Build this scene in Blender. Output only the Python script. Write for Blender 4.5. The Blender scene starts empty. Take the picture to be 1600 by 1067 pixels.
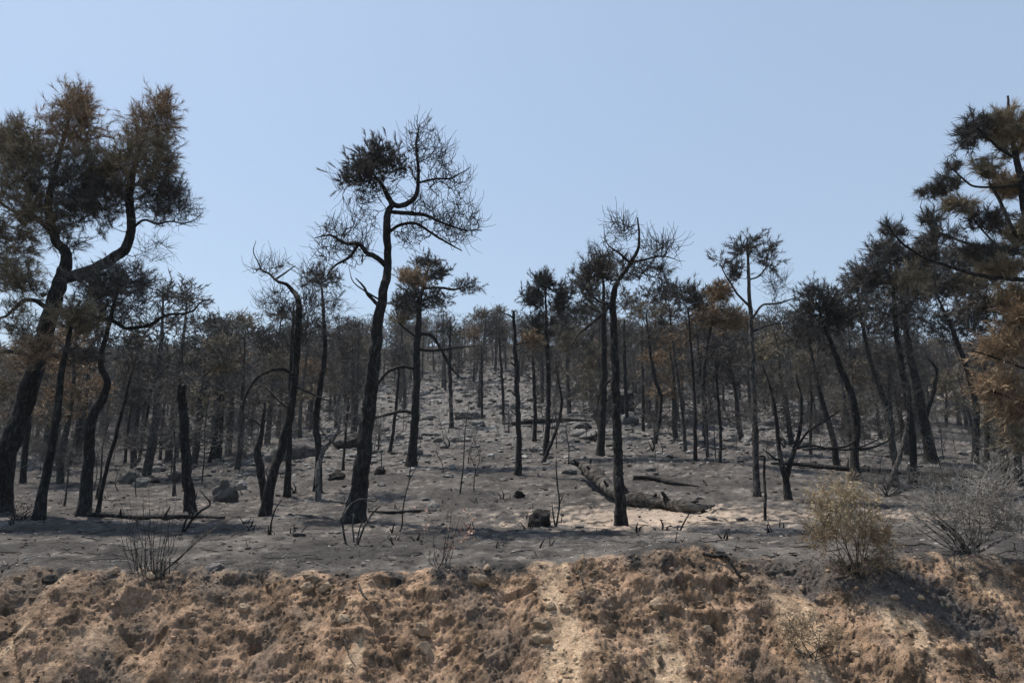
import bpy, math, random
import numpy as np
from mathutils import Vector
R = math.radians
rnd = random.Random(7)
rs = np.random.RandomState(11)
scene = bpy.context.scene
COL = scene.collection

# ------------------------------------------------------------ camera, sky, sun
PITCH = R(12.0); F = 1067.0
cP, sP = math.cos(PITCH), math.sin(PITCH)
cam = bpy.data.cameras.new('camera'); cam.sensor_width = 36; cam.lens = 24.0
cam.clip_start = 0.1; cam.clip_end = 6000
co = bpy.data.objects.new('camera', cam); COL.objects.link(co)
co.location = (0, 0, 0); co.rotation_euler = (R(90) + PITCH, 0, 0)
scene.camera = co

SUN_EL, SUN_AZ = R(63), R(-52)          # azimuth from +Y, positive towards +X
w = bpy.data.worlds.new('World'); scene.world = w; w.use_nodes = True
nt = w.node_tree; nt.nodes.clear()
sky = nt.nodes.new('ShaderNodeTexSky'); sky.sky_type = 'NISHITA'; sky.sun_disc = False
sky.sun_elevation = SUN_EL; sky.sun_rotation = SUN_AZ
sky.altitude = 300; sky.air_density = 1.5; sky.dust_density = 1.0; sky.ozone_density = 1.9
bg = nt.nodes.new('ShaderNodeBackground'); bg.inputs[1].default_value = 0.118
wo = nt.nodes.new('ShaderNodeOutputWorld')
hzm = nt.nodes.new('ShaderNodeMix'); hzm.data_type = 'RGBA'; hzm.inputs[0].default_value = .55     # even high haze over the whole sky
hzm.inputs[7].default_value = (3.35, 4.20, 5.50, 1)
nt.links.new(sky.outputs[0], hzm.inputs[6]); nt.links.new(hzm.outputs[2], bg.inputs[0]); nt.links.new(bg.outputs[0], wo.inputs[0])
sl = bpy.data.lights.new('sun', 'SUN'); sl.energy = 5.0; sl.angle = R(0.53); sl.color = (1.0, 0.93, 0.84)
so = bpy.data.objects.new('sun', sl); COL.objects.link(so)
sd = Vector((math.sin(SUN_AZ) * math.cos(SUN_EL), math.cos(SUN_AZ) * math.cos(SUN_EL), math.sin(SUN_EL)))
so.rotation_euler = sd.to_track_quat('Z', 'Y').to_euler()
scene.view_settings.view_transform = 'Standard'; scene.view_settings.look = 'None'
scene.view_settings.exposure = 0.28; scene.view_settings.gamma = 1.0
scene.view_settings.use_curve_mapping = False
scene.cycles.max_bounces = 4; scene.cycles.diffuse_bounces = 2
scene.cycles.volume_bounces = 0

# ------------------------------------------------------------ noise
_perm = np.random.RandomState(3).permutation(256); _perm = np.concatenate([_perm] * 3).astype(np.int64)
_grad = np.random.RandomState(4).randn(256, 3); _grad /= np.linalg.norm(_grad, axis=1)[:, None]
def pn(x, y, z=0.0):
    x = np.asarray(x, float); y = np.asarray(y, float); z = np.zeros_like(x) + z
    xi = np.floor(x).astype(np.int64); yi = np.floor(y).astype(np.int64); zi = np.floor(z).astype(np.int64)
    xf, yf, zf = x - xi, y - yi, z - zi
    u, v, s = [t * t * t * (t * (t * 6 - 15) + 10) for t in (xf, yf, zf)]
    xi &= 255; yi &= 255; zi &= 255
    out = 0
    for a in (0, 1):
        for b in (0, 1):
            for c in (0, 1):
                g = _grad[_perm[_perm[_perm[(xi + a) & 255] + ((yi + b) & 255)] + ((zi + c) & 255)]]
                d = g[..., 0] * (xf - a) + g[..., 1] * (yf - b) + g[..., 2] * (zf - c)
                out = out + d * (u if a else 1 - u) * (v if b else 1 - v) * (s if c else 1 - s)
    return out * 1.6
def fbm(x, y, z=0.0, o=4, gain=.5):
    r = 0; a = 1
    for k in range(o):
        r = r + a * pn(np.asarray(x) * 2 ** k + 17 * k, np.asarray(y) * 2 ** k - 9 * k, np.asarray(z) * 2 ** k + 5 * k); a *= gain
    return r
def sstep(a, b, x): t = np.clip((x - a) / (b - a), 0, 1); return t * t * (3 - 2 * t)

# ------------------------------------------------------------ pixel helpers (1600 x 1067 frame)
def e_of(py):
    v = (533.5 - py) / F; return (sP + v * cP) / (cP - v * sP)
def k_of(py):
    v = (533.5 - py) / F; return cP - v * sP
def pix(px, py, Y): return np.array([((px - 800) / F) / k_of(py) * Y, Y, e_of(py) * Y])
def m_per_px(py, Y): return Y / k_of(py) / F

# ------------------------------------------------------------ terrain height
PY = np.array([8, 9, 10.5, 13, 16, 20, 26, 34, 45, 60, 80, 110, 145, 190, 240], float)
PC = {-500: [890, 868, 845, 812, 795, 778, 757, 738, 722, 700, 672, 640, 610, 600, 610],
      0:    [888, 868, 846, 812, 793, 775, 754, 735, 720, 698, 670, 636, 602, 595, 605],
      250:  [886, 868, 848, 822, 800, 776, 748, 728, 710, 688, 655, 615, 580, 580, 590],
      500:  [885, 866, 846, 822, 797, 768, 736, 708, 688, 660, 622, 580, 548, 555, 575],
      780:  [882, 864, 846, 820, 792, 757, 722, 690, 660, 625, 590, 555, 535, 548, 570],
      1100: [864, 850, 838, 815, 787, 750, 715, 690, 665, 635, 605, 572, 552, 560, 580],
      1400: [862, 852, 838, 815, 787, 757, 728, 706, 686, 660, 630, 600, 580, 585, 600],
      1600: [872, 860, 845, 820, 795, 768, 740, 716, 692, 660, 628, 600, 585, 590, 600],
      2100: [880, 862, 846, 820, 795, 768, 740, 716, 692, 660, 628, 600, 585, 590, 600]}
NU, NL = 160, 160
ug = np.linspace(-1.45, 1.45, NU); lg = np.linspace(math.log(8), math.log(240), NL)
cu = np.array([(c - 800) / F for c in sorted(PC)])
tabE = np.zeros((NU, NL))
rows = np.array([[e_of(y) for y in PC[c]] for c in sorted(PC)])
for j in range(NL):
    e = np.array([np.interp(lg[j], np.log(PY), r) for r in rows])
    tabE[:, j] = np.interp(ug, cu, e)
for _ in range(10):
    p = np.pad(tabE, 1, mode='edge'); p[1:-1, 0] = 2 * tabE[:, 0] - tabE[:, 1]; p[1:-1, -1] = 2 * tabE[:, -1] - tabE[:, -2]
    tabE = (p[:-2, 1:-1] + p[2:, 1:-1] + p[1:-1, :-2] + p[1:-1, 2:] + 2 * tabE) / 6
def zbase(x, Y):
    Yc_ = np.clip(Y, 8, 240); u = np.clip(x / np.maximum(Y, 1), -1.44, 1.44)
    fu = (u - ug[0]) / (ug[1] - ug[0]); fl = (np.log(Yc_) - lg[0]) / (lg[1] - lg[0])
    i = np.clip(fu.astype(int), 0, NU - 2); j = np.clip(fl.astype(int), 0, NL - 2)
    a, b = fu - i, fl - j
    e = tabE[i, j] * (1 - a) * (1 - b) + tabE[i + 1, j] * a * (1 - b) + tabE[i, j + 1] * (1 - a) * b + tabE[i + 1, j + 1] * a * b
    return e * Yc_
def crest(x):
    return 8.0 + .30 * pn(x * .55, 3.3) + .14 * pn(x * 1.7, 7.7) - .10 * np.exp(-((x - 2.1) / .7) ** 2) + .30 * np.exp(-((x - 3.1) / .5) ** 2)
ZROAD = -2.15
def height(x, Y):
    x = np.asarray(x, float); Y = np.asarray(Y, float)
    yc = crest(x)
    z = zbase(x, np.maximum(Y, yc))
    rel = .045 * fbm(x * .45, Y * .45, 0, 3) * np.clip((Y - yc) / 1.5, 0, 1) * np.clip(Y / 14, .6, 6)
    lump = .030 * fbm(x * 2.2, Y * 2.2, 4, 2) + (.15 * np.exp(-((x - 1.95) / .62) ** 2) - .13 * np.exp(-((x - 3.1) / .7) ** 2) - .05 * np.exp(-((x + 1.5) / .8) ** 2) + .035 * pn(x * 1.1, 8.8) + .03 * pn(x * 3.1, 2.2)) * np.exp(-((Y - 8.0) / .5) ** 2)
    z = z + rel + lump
    d = np.maximum(yc - Y, 0)
    slope = .95 + .22 * pn(x * .8, 1.1) + .1 * pn(x * 2.3, 5.1)
    drop = .92 * slope * (np.sqrt(d * d + .02) - .1414)
    zb = z - drop
    k = .12
    h = np.clip(.5 + .5 * (zb - ZROAD) / k, 0, 1)
    return np.where(d > 0, ZROAD * (1 - h) + zb * h + k * h * (1 - h), z)
_YS = np.concatenate([np.linspace(5.2, 12, 700), np.geomspace(12.01, 235, 2200)])
def ground_pt(px, py):
    u = ((px - 800) / F) / k_of(py); e = e_of(py)
    d = e * _YS - height(u * _YS, _YS)
    i = np.nonzero(d < 0)[0]
    i = i[0] if len(i) else np.argmin(d)
    Y = _YS[i]
    return np.array([u * Y, Y, float(height(np.array([u * Y]), np.array([Y]))[0])])

# ------------------------------------------------------------ mesh container
class Geo:
    def __init__(s): s.v = []; s.f = []; s.c = []; s.n = 0
    def add(s, v, f, c=None):
        v = np.asarray(v, float).reshape(-1, 3); f = np.asarray(f, np.int64)
        s.v.append(v); s.f.append(f + s.n)
        if c is None: c = (.5, .5, .5)
        c = np.asarray(c, float)
        if c.ndim == 1: c = np.tile(c, (len(v), 1))
        s.c.append(c); s.n += len(v)
    def mesh(s, name, mat, smooth=True, origin=(0, 0, 0)):
        me = bpy.data.meshes.new(name)
        if s.n:
            V = np.concatenate(s.v) - np.asarray(origin, float)
            me.vertices.add(len(V)); me.vertices.foreach_set('co', V.astype(np.float32).ravel())
            lv = np.concatenate([f.ravel() for f in s.f])
            tot = np.concatenate([np.full(len(f), f.shape[1]) for f in s.f])
            st = np.concatenate([[0], np.cumsum(tot)[:-1]])
            me.loops.add(len(lv)); me.loops.foreach_set('vertex_index', lv.astype(np.int32))
            me.polygons.add(len(tot)); me.polygons.foreach_set('loop_start', st.astype(np.int32))
            me.polygons.foreach_set('loop_total', tot.astype(np.int32))
            me.polygons.foreach_set('use_smooth', np.full(len(tot), smooth))
            me.update(calc_edges=True)
            ca = me.color_attributes.new('Col', 'FLOAT_COLOR', 'POINT')
            C = np.concatenate(s.c); C = np.concatenate([C, np.ones((len(C), 1))], 1)
            ca.data.foreach_set('color', C.astype(np.float32).ravel())
        me.materials.append(mat)
        return me
def link(name, data, parent=None, loc=None):
    o = bpy.data.objects.new(name, data); COL.objects.link(o)
    if parent is not None: o.parent = parent
    if loc is not None: o.location = loc
    return o
def tag(o, label=None, cat=None, group=None, kind=None):
    if label: o['label'] = label
    if cat: o['category'] = cat
    if group: o['group'] = group
    if kind: o['kind'] = kind
    return o

# ------------------------------------------------------------ materials
def mat_base(name, rough=.9, spec=.2):
    m = bpy.data.materials.new(name); m.use_nodes = True
    n = m.node_tree.nodes; b = n['Principled BSDF']
    b.inputs['Roughness'].default_value = rough; b.inputs['Specular IOR Level'].default_value = spec
    return m, m.node_tree, b
def N(t, kind, **kw):
    n = t.nodes.new(kind)
    for k, v in kw.items():
        if k in n.inputs: n.inputs[k].default_value = v
        else: setattr(n, k, v)
    return n
def noise_tex(t, vec, scale, detail=4, rough=.6):
    n = N(t, 'ShaderNodeTexNoise'); n.inputs['Scale'].default_value = scale
    n.inputs['Detail'].default_value = detail; n.inputs['Roughness'].default_value = rough
    t.links.new(vec, n.inputs['Vector']); return n.outputs[0]
def maprange(t, src, a, b, c, d):
    n = N(t, 'ShaderNodeMapRange'); n.inputs[1].default_value = a; n.inputs[2].default_value = b
    n.inputs[3].default_value = c; n.inputs[4].default_value = d; t.links.new(src, n.inputs[0]); return n.outputs[0]
def mulcol(t, col, fac):
    n = N(t, 'ShaderNodeVectorMath', operation='SCALE'); t.links.new(col, n.inputs[0]); t.links.new(fac, n.inputs['Scale']); return n.outputs[0]
def mixc(t, f, a, b):
    n = N(t, 'ShaderNodeMix', data_type='RGBA')
    t.links.new(f, n.inputs[0])
    for s, i in ((a, 6), (b, 7)):
        if isinstance(s, tuple): n.inputs[i].default_value = (*s, 1)
        else: t.links.new(s, n.inputs[i])
    return n.outputs[2]

def ground_mat():
    m, t, b = mat_base('ground_soil', .95, .1)
    a = N(t, 'ShaderNodeAttribute', attribute_name='Col').outputs[0]
    g = N(t, 'ShaderNodeNewGeometry').outputs['Position']
    f1 = maprange(t, noise_tex(t, g, 40, 8, .8), .34, .66, .42, 1.6)
    f2 = maprange(t, noise_tex(t, g, 9, 5, .65), .3, .7, .72, 1.28)
    c = mulcol(t, mulcol(t, a, f1), f2)
    sp = maprange(t, noise_tex(t, g, 24, 3, .8), 0.62, .70, 0, .8)       # char crumbs
    c = mixc(t, sp, c, (.028, .026, .025))
    sp2 = maprange(t, noise_tex(t, g, 38, 2, .6), .69, .74, 0, .6)       # pale grit
    c = mixc(t, sp2, c, (.30, .27, .24))
    t.links.new(c, b.inputs['Base Color'])
    bp = N(t, 'ShaderNodeBump'); bp.inputs['Strength'].default_value = .9; bp.inputs['Distance'].default_value = .035
    ad = N(t, 'ShaderNodeMath', operation='ADD'); t.links.new(noise_tex(t, g, 22, 6, .72), ad.inputs[0]); t.links.new(maprange(t, noise_tex(t, g, 70, 4, .7), 0, 1, 0, .5), ad.inputs[1]); t.links.new(ad.outputs[0], bp.inputs['Height'])
    t.links.new(bp.outputs[0], b.inputs['Normal'])
    return m
def bark_mat(name, dark, light, plates=9.0):
    m, t, b = mat_base(name, .85, .25)
    tc = N(t, 'ShaderNodeTexCoord').outputs['Object']
    mp = N(t, 'ShaderNodeMapping'); mp.inputs['Scale'].default_value = (1, 1, .35); t.links.new(tc, mp.inputs[0])
    v = N(t, 'ShaderNodeTexVoronoi', feature='DISTANCE_TO_EDGE'); v.inputs['Scale'].default_value = plates * 1.6
    wv = N(t, 'ShaderNodeVectorMath', operation='ADD')
    nz = N(t, 'ShaderNodeTexNoise'); nz.inputs['Scale'].default_value = 12; t.links.new(mp.outputs[0], nz.inputs[0])
    sc = N(t, 'ShaderNodeVectorMath', operation='SCALE'); sc.inputs['Scale'].default_value = .09
    t.links.new(nz.outputs[1], sc.inputs[0]); t.links.new(mp.outputs[0], wv.inputs[0]); t.links.new(sc.outputs[0], wv.inputs[1])
    t.links.new(wv.outputs[0], v.inputs['Vector'])
    crack = maprange(t, v.outputs[0], .0, .09, 0, 1)
    n1 = noise_tex(t, mp.outputs[0], 18, 5, .65)
    ash = maprange(t, n1, .48, .66, 0, 1)
    c = mixc(t, ash, dark, light)
    c = mixc(t, crack, (.008, .0075, .007), c)
    t.links.new(c, b.inputs['Base Color'])
    h = N(t, 'ShaderNodeMath', operation='ADD'); t.links.new(crack, h.inputs[0]); t.links.new(n1, h.inputs[1])
    bp = N(t, 'ShaderNodeBump'); bp.inputs['Strength'].default_value = .8; bp.inputs['Distance'].default_value = .03
    t.links.new(h.outputs[0], bp.inputs['Height']); t.links.new(bp.outputs[0], b.inputs['Normal'])
    return m
def col_mat(name, lo=.6, hi=1.4, scale=3.0, rough=.9, obj_var=.0, bump=0.0, bscale=20):
    m, t, b = mat_base(name, rough, .15)
    a = N(t, 'ShaderNodeAttribute', attribute_name='Col').outputs[0]
    tc = N(t, 'ShaderNodeTexCoord').outputs['Object']
    c = mulcol(t, a, maprange(t, noise_tex(t, tc, scale, 4, .6), .3, .7, lo, hi))
    if obj_var:
        oi = N(t, 'ShaderNodeObjectInfo'); c = mulcol(t, c, maprange(t, oi.outputs['Random'], 0, 1, 1 - obj_var, 1 + obj_var))
    t.links.new(c, b.inputs['Base Color'])
    if bump:
        bp = N(t, 'ShaderNodeBump'); bp.inputs['Strength'].default_value = .7; bp.inputs['Distance'].default_value = bump
        t.links.new(noise_tex(t, tc, bscale, 6, .7), bp.inputs['Height']); t.links.new(bp.outputs[0], b.inputs['Normal'])
    return m
M_GROUND = ground_mat()
M_BARK = bark_mat('charred_bark', (.013, .012, .0115), (.058, .055, .052))
M_BARK2 = bark_mat('ashen_bark', (.045, .042, .039), (.15, .142, .134))
M_LOG = bark_mat('scorched_log_bark', (.06, .054, .047), (.24, .215, .185), 4)
def log_mat():
    m, t, b = mat_base('scorched_log', .9, .15); g = N(t, 'ShaderNodeNewGeometry').outputs['Position']
    mp = N(t, 'ShaderNodeMapping'); mp.inputs['Scale'].default_value = (.45, 1.2, 1.2); t.links.new(g, mp.inputs[0])
    c = mixc(t, maprange(t, noise_tex(t, mp.outputs[0], 3.2, 6, .72), .46, .62, 0, 1), (.022, .020, .018), (.15, .136, .119))
    c = mixc(t, maprange(t, noise_tex(t, mp.outputs[0], 14, 5, .7), .5, .62, 0, .8), c, (.05, .045, .04)); t.links.new(c, b.inputs['Base Color'])
    bp = N(t, 'ShaderNodeBump'); bp.inputs['Strength'].default_value = 1; bp.inputs['Distance'].default_value = .05
    t.links.new(noise_tex(t, mp.outputs[0], 11, 7, .75), bp.inputs['Height']); t.links.new(bp.outputs[0], b.inputs['Normal']); return m
M_LOG = log_mat()
M_TWIG = col_mat('burnt_twigs', .6, 1.4, 4, .8, .25)
M_NEEDLE = col_mat('scorched_needles', .75, 1.25, 2, .7, .25)
M_ROCK = col_mat('sooty_rock', .35, 1.6, 4, .9, .3, .02, 18)
M_STONE = col_mat('bank_stone', .55, 1.4, 14, .9, .2, .012, 70)
M_DEBRIS = col_mat('loose_debris', .7, 1.3, 8, .95)

# ------------------------------------------------------------ ground sheets
us = np.concatenate([np.linspace(-1.35, -.93, 40)[:-1], np.linspace(-.93, .93, 930), np.linspace(.93, 1.35, 40)[1:]])
nb, npz = 150, 255
tb = np.linspace(0, 1, nb)
Yc_col = crest(us * 8.0)
rowsY_b = 5.4 + (Yc_col[None, :] + .25 - 5.4) * (tb[:, None] ** .75)
tp = np.linspace(0, 1, npz)
rowsY_p = (Yc_col[None, :] + .25) * (235 / (Yc_col[None, :] + .25)) ** (tp[:, None] ** 1.15)
def colour_ground(x, Y, z, lump=0):
    yc = crest(x); d = yc - Y
    n1 = fbm(x * .9, Y * .9, 1, 4); n2 = fbm(x * 3.5, Y * 3.5, 2, 4); n3 = fbm(x * .25, Y * .25, 6, 3)
    n4 = fbm(x * 11, Y * 11, 3, 3)
    sh = x.shape + (3,)
    def C(*c): return np.broadcast_to(np.array(c), sh)
    def mx(f, a, b): return a * (1 - f[..., None]) + b * f[..., None]
    c = mx(sstep(-.5, .6, n1 * .6 + n2 * .4), C(.055, .051, .048), C(.128, .116, .106))
    c = mx(sstep(.35, .85, n2 + .3 * n1), c, C(.200, .180, .160))
    c = mx(sstep(.25, .8, -n2 - .35 * n1), c, C(.030, .028, .027))
    # bare sandy earth round the fallen log and in scattered patches
    u = x / Y
    sandy = np.exp(-((x - 3.2) / 3.6) ** 2 - ((Y - 14.2) / 2.3) ** 2) * .82 + .35 * sstep(.15, .6, n3) * np.exp(-((Y - 14) / 8) ** 2)
    c = mx(sstep(.35, .95, sandy + .45 * n2 + .15 * n4), c, C(.40, .32, .25))
    u = x / Y; dk = sstep(17, 26, Y) * sstep(-.26, -.42, u) + sstep(72, 100, Y) + .6 * sstep(18, 26, Y) * sstep(.45, .6, u)
    c = mx(np.clip(dk, 0, 1) * .6, c, C(.045, .043, .041))
    rock = (1 - np.clip(dk, 0, 1)) * sstep(26, 42, Y) * sstep(.1, .5, n2 + .3)
    c = mx(.75 * sstep(.05, .5, fbm(x * .38, Y * .38, 33, 4)) * (1 - .6 * sstep(.2, .7, np.exp(-((x - 3.2) / 3.6) ** 2 - ((Y - 14.2) / 2.3) ** 2))), c, C(.046, .043, .041))
    c = mx(rock * .55, c, C(.155, .150, .145))
    # pale scar high on the right slope
    scar = np.exp(-((u - .62) / .035) ** 2 - ((Y - 95) / 12) ** 2)
    c = mx(sstep(.3, .7, scar + .2 * n2), c, C(.45, .40, .34))
    # the cut bank: raw ochre soil, ash and char spilling over it
    o = mx(sstep(-.4, .5, n2), C(.205, .138, .092), C(.385, .262, .178))
    o = mx(sstep(.12, .55, fbm(x * 1.5, (Y + z) * .45, 8, 4) + .12 * n4), o, C(.50, .365, .245))
    o = mx(.5 * sstep(.2, .6, fbm(x * 6, Y * 6 + z * 5, 18, 3)), o, C(.46, .30, .18))
    o = mx(sstep(.05, .8, -n4 - .4 * n2), o, C(.10, .073, .052))
    spill = sstep(.0, .55, fbm(x * 1.3 + Y * .8, Y * 1.6, 12, 4) + .25 * n4)
    lf = sstep(-1.5, -4.5, x) * .25
    o = mx(.55 * sstep(.12, .5, pn(x * 5 + 3, (Y + z) * 1.3, 44)), o, C(.17, .118, .078))
    o = mx(np.clip(spill * .55 + lf, 0, 1), o, C(.13, .108, .090))
    rt = sstep(2.0, 3.2, x)                                  # ashy slide on the right of the bank
    tongue = np.exp(-((x - 3.3 - 1.6 * (7.9 - Y)) / .62) ** 2) * sstep(6.75, 7.3, Y) + .15 * np.exp(-((x - 4.9 - 2.2 * (7.6 - Y)) / .35) ** 2)
    o = mx(np.clip(sstep(.25, .75, tongue + .35 * n2 + .2 * n4) * .92 * rt, 0, 1), o, C(.085, .078, .074))
    bm = sstep(-.06, .16, d - .10 + .20 * n2 + .10 * n4 + .16 * n1)
    return mx(bm, c, o)
def relief(x, Y, z):
    """fine crumbly relief along the local normal of the bank; small on the flat"""
    d = crest(x) - Y
    bank = sstep(-.15, .25, d)
    q = z * 1.1
    a = fbm(x * 3.1, Y * 3.1 + q * 2, q, 3); b = 1 - np.abs(pn(x * 8, Y * 6 + q * 6, q)) * 2
    c = fbm(x * 19, Y * 19 + q * 9, 2, 2); li = np.abs(pn(x * 12, Y * 12 + q * 8, 5))
    over = np.maximum(pn(x * 2.6, q * 5.0 + Y, 9), 0)
    cl = np.clip(pn(x * 12 + 5, Y * 10 + q * 9, 7) - .15, 0, 1)
    gl = np.abs(fbm(x * 1.1 + z * .9, Y * .5, 21, 2)) 
    r = bank * (.040 * a + .008 * b + .016 * c + .030 * li + .020 * pn(x * 36, Y * 36 + q * 22, 4) - .14 * np.clip(pn(x * 2.6, Y * 2.6 + q * 4.2, 31) - .50, 0, 1) ** .6 + .12 * over ** 1.5 + .035 * cl - .09 * np.exp(-gl * 9))
    sm = sstep(.02, .48, fbm(x * 1.5, (Y + z) * .45, 8, 4)); r = r * (1 - .72 * sm) + bank * sm * .018 * pn(x * 9, (Y + z) * 1.5, 6)
    flat = (1 - bank) * (.022 * fbm(x * 6, Y * 6, 3, 4) + .016 * np.clip(pn(x * 9, Y * 9, 5) - .3, 0, 1)) * np.clip(Y / 12, .8, 1.3)
    # low rubble relief on the rocky slope
    far = sstep(24, 45, Y) * .07 * np.abs(fbm(x * 1.5, Y * 1.5, 5, 3)) * np.clip(Y / 40, .5, 2)
    return r + flat + far, bank
def sheet(name, Yrows, label):
    X = us[None, :] * Yrows; Z = height(X, Yrows)
    r, bank = relief(X, Yrows, Z)
    col = colour_ground(X, Yrows, Z)
    P = np.stack([X, Yrows - r * .72 * bank, Z + r * (1 - .35 * bank)], -1)
    n, m = Yrows.shape
    i = np.arange(n * m).reshape(n, m)
    f = np.stack([i[:-1, :-1], i[:-1, 1:], i[1:, 1:], i[1:, :-1]], -1).reshape(-1, 4)
    g = Geo(); g.add(P.reshape(-1, 3), f, col.reshape(-1, 3))
    return tag(link(name, g.mesh(name, M_GROUND)), kind='structure', label=label)
sheet('earth_bank', rowsY_b, 'raw ochre earth bank cut below the burnt slope')
sheet('ground', rowsY_p, 'ash covered ground rising to a rocky burnt hillside')
# verge and road the photograph was taken from, and far land
def grid_sheet(name, x0, x1, y0, y1, nx, ny, zf, cf, mat):
    X, Yy = np.meshgrid(np.linspace(x0, x1, nx), np.linspace(y0, y1, ny))
    Z = zf(X, Yy); i = np.arange(nx * ny).reshape(ny, nx)
    f = np.stack([i[:-1, :-1], i[:-1, 1:], i[1:, 1:], i[1:, :-1]], -1).reshape(-1, 4)
    g = Geo(); g.add(np.stack([X, Yy, Z], -1), f, cf(X, Yy, Z).reshape(-1, 3))
    return tag(link(name, g.mesh(name, mat)), kind='structure')
grid_sheet('roadside_verge', -60, 60, 2.2, 5.6, 200, 20, lambda x, y: ZROAD - .03 + .012 * fbm(x, y * 2, 0, 3),
           lambda x, y, z: np.broadcast_to(np.array([.30, .23, .16]), x.shape + (3,)), M_GROUND)
grid_sheet('road', -150, 150, -6, 2.3, 2, 2, lambda x, y: x * 0 + ZROAD - .02,
           lambda x, y, z: np.broadcast_to(np.array([.05, .05, .052]), x.shape + (3,)), col_mat('asphalt', .8, 1.2, 30, .9))
grid_sheet('lowland', -650, 650, -400, -5.9, 20, 20, lambda x, y: x * 0 + ZROAD - .1,
           lambda x, y, z: np.broadcast_to(np.array([.12, .10, .08]), x.shape + (3,)), M_GROUND)
M_HILL = col_mat('far_hillside', .5, 1.5, .15, 1, 0, 3, .05)
def far_z(x, y):
    e = np.interp((x / y), [-1.5, -.75, -.5, -.35, 0, .35, .6, .75, 1.5], [e_of(p) for p in (560, 556, 544, 552, 575, 540, 556, 566, 575)])
    t = sstep(250, 390, y)
    return e * y * t - 8 * (1 - t) + 4.5 * fbm(x * .013, y * .013, 2, 4) * t
grid_sheet('far_hill', -650, 650, 236, 430, 260, 60, far_z,
           lambda x, y, z: (lambda n: np.stack([.055 + .03 * n, .055 + .03 * n, .048 + .02 * n], -1))(sstep(-.5, .6, fbm(x * .04, y * .04, 1, 4))), M_HILL)
hz = Geo(); hx = np.array([[x, y, z] for z in (ZROAD - 3.5, 118) for y in (-402, 432) for x in (-652, 652)])
hz.add(hx, np.array([[0, 2, 3, 1], [4, 5, 7, 6], [0, 1, 5, 4], [2, 6, 7, 3], [0, 4, 6, 2], [1, 3, 7, 5]]))
M_HAZE = bpy.data.materials.new('haze_air'); M_HAZE.use_nodes = True; ht = M_HAZE.node_tree; ht.nodes.clear()
hv = ht.nodes.new('ShaderNodeVolumePrincipled'); hv.inputs['Density'].default_value = .00025; hv.inputs['Color'].default_value = (.80, .87, .96, 1)
hv.inputs['Anisotropy'].default_value = .2
hm = ht.nodes.new('ShaderNodeOutputMaterial'); ht.links.new(hv.outputs[0], hm.inputs['Volume'])
tag(link('haze', hz.mesh('haze', M_HAZE, False)), kind='stuff')

def unit(v): return v / (np.linalg.norm(v, axis=-1, keepdims=True) + 1e-9)
# ------------------------------------------------------------ tubes
def tubes(geo, P, Rr, S, col, jit=0):
    """P (M,K,3) paths, Rr (M,K) radii"""
    M, K, _ = P.shape
    if M == 0: return
    T = np.gradient(P, axis=1); T /= np.linalg.norm(T, axis=2, keepdims=True) + 1e-9
    mean = P[:, -1] - P[:, 0]; mean /= np.linalg.norm(mean, axis=1, keepdims=True) + 1e-9
    ref = np.where(np.abs(mean[:, 2:3]) > .8, np.array([[1., .13, 0]]), np.array([[.05, .1, 1.]]))
    Nn = np.cross(T, ref[:, None, :]); Nn /= np.linalg.norm(Nn, axis=2, keepdims=True) + 1e-9
    B = np.cross(T, Nn)
    a = np.arange(S) * 2 * np.pi / S
    V = P[:, :, None, :] + Rr[:, :, None, None] * (np.cos(a)[None, None, :, None] * Nn[:, :, None, :] + np.sin(a)[None, None, :, None] * B[:, :, None, :])
    idx = np.arange(M * K * S).reshape(M, K, S); nx = np.roll(idx, -1, 2)
    f = np.stack([idx[:, :-1], nx[:, :-1], nx[:, 1:], idx[:, 1:]], -1).reshape(-1, 4)
    c = np.asarray(col, float)
    if c.ndim == 2: c = np.repeat(c, K * S, 0)
    geo.add(V.reshape(-1, 3), f, c)
def catmull(pts, n):
    p = np.asarray(pts, float); 
    if len(p) == 2: return p[0] + (p[1] - p[0]) * np.linspace(0, 1, n)[:, None]
    q = np.vstack([2 * p[0] - p[1], p, 2 * p[-1] - p[-2]])
    L = np.concatenate([[0], np.cumsum(np.linalg.norm(np.diff(p[:, :3], axis=0), axis=1))])
    s = np.linspace(0, L[-1], n); i = np.clip(np.searchsorted(L, s, 'right') - 1, 0, len(p) - 2)
    t = ((s - L[i]) / (L[i + 1] - L[i] + 1e-9))[:, None]
    a, b, c, d = q[i], q[i + 1], q[i + 2], q[i + 3]
    return .5 * (2 * b + (c - a) * t + (2 * a - 5 * b + 4 * c - d) * t * t + (3 * b - a - 3 * c + d) * t ** 3)
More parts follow.
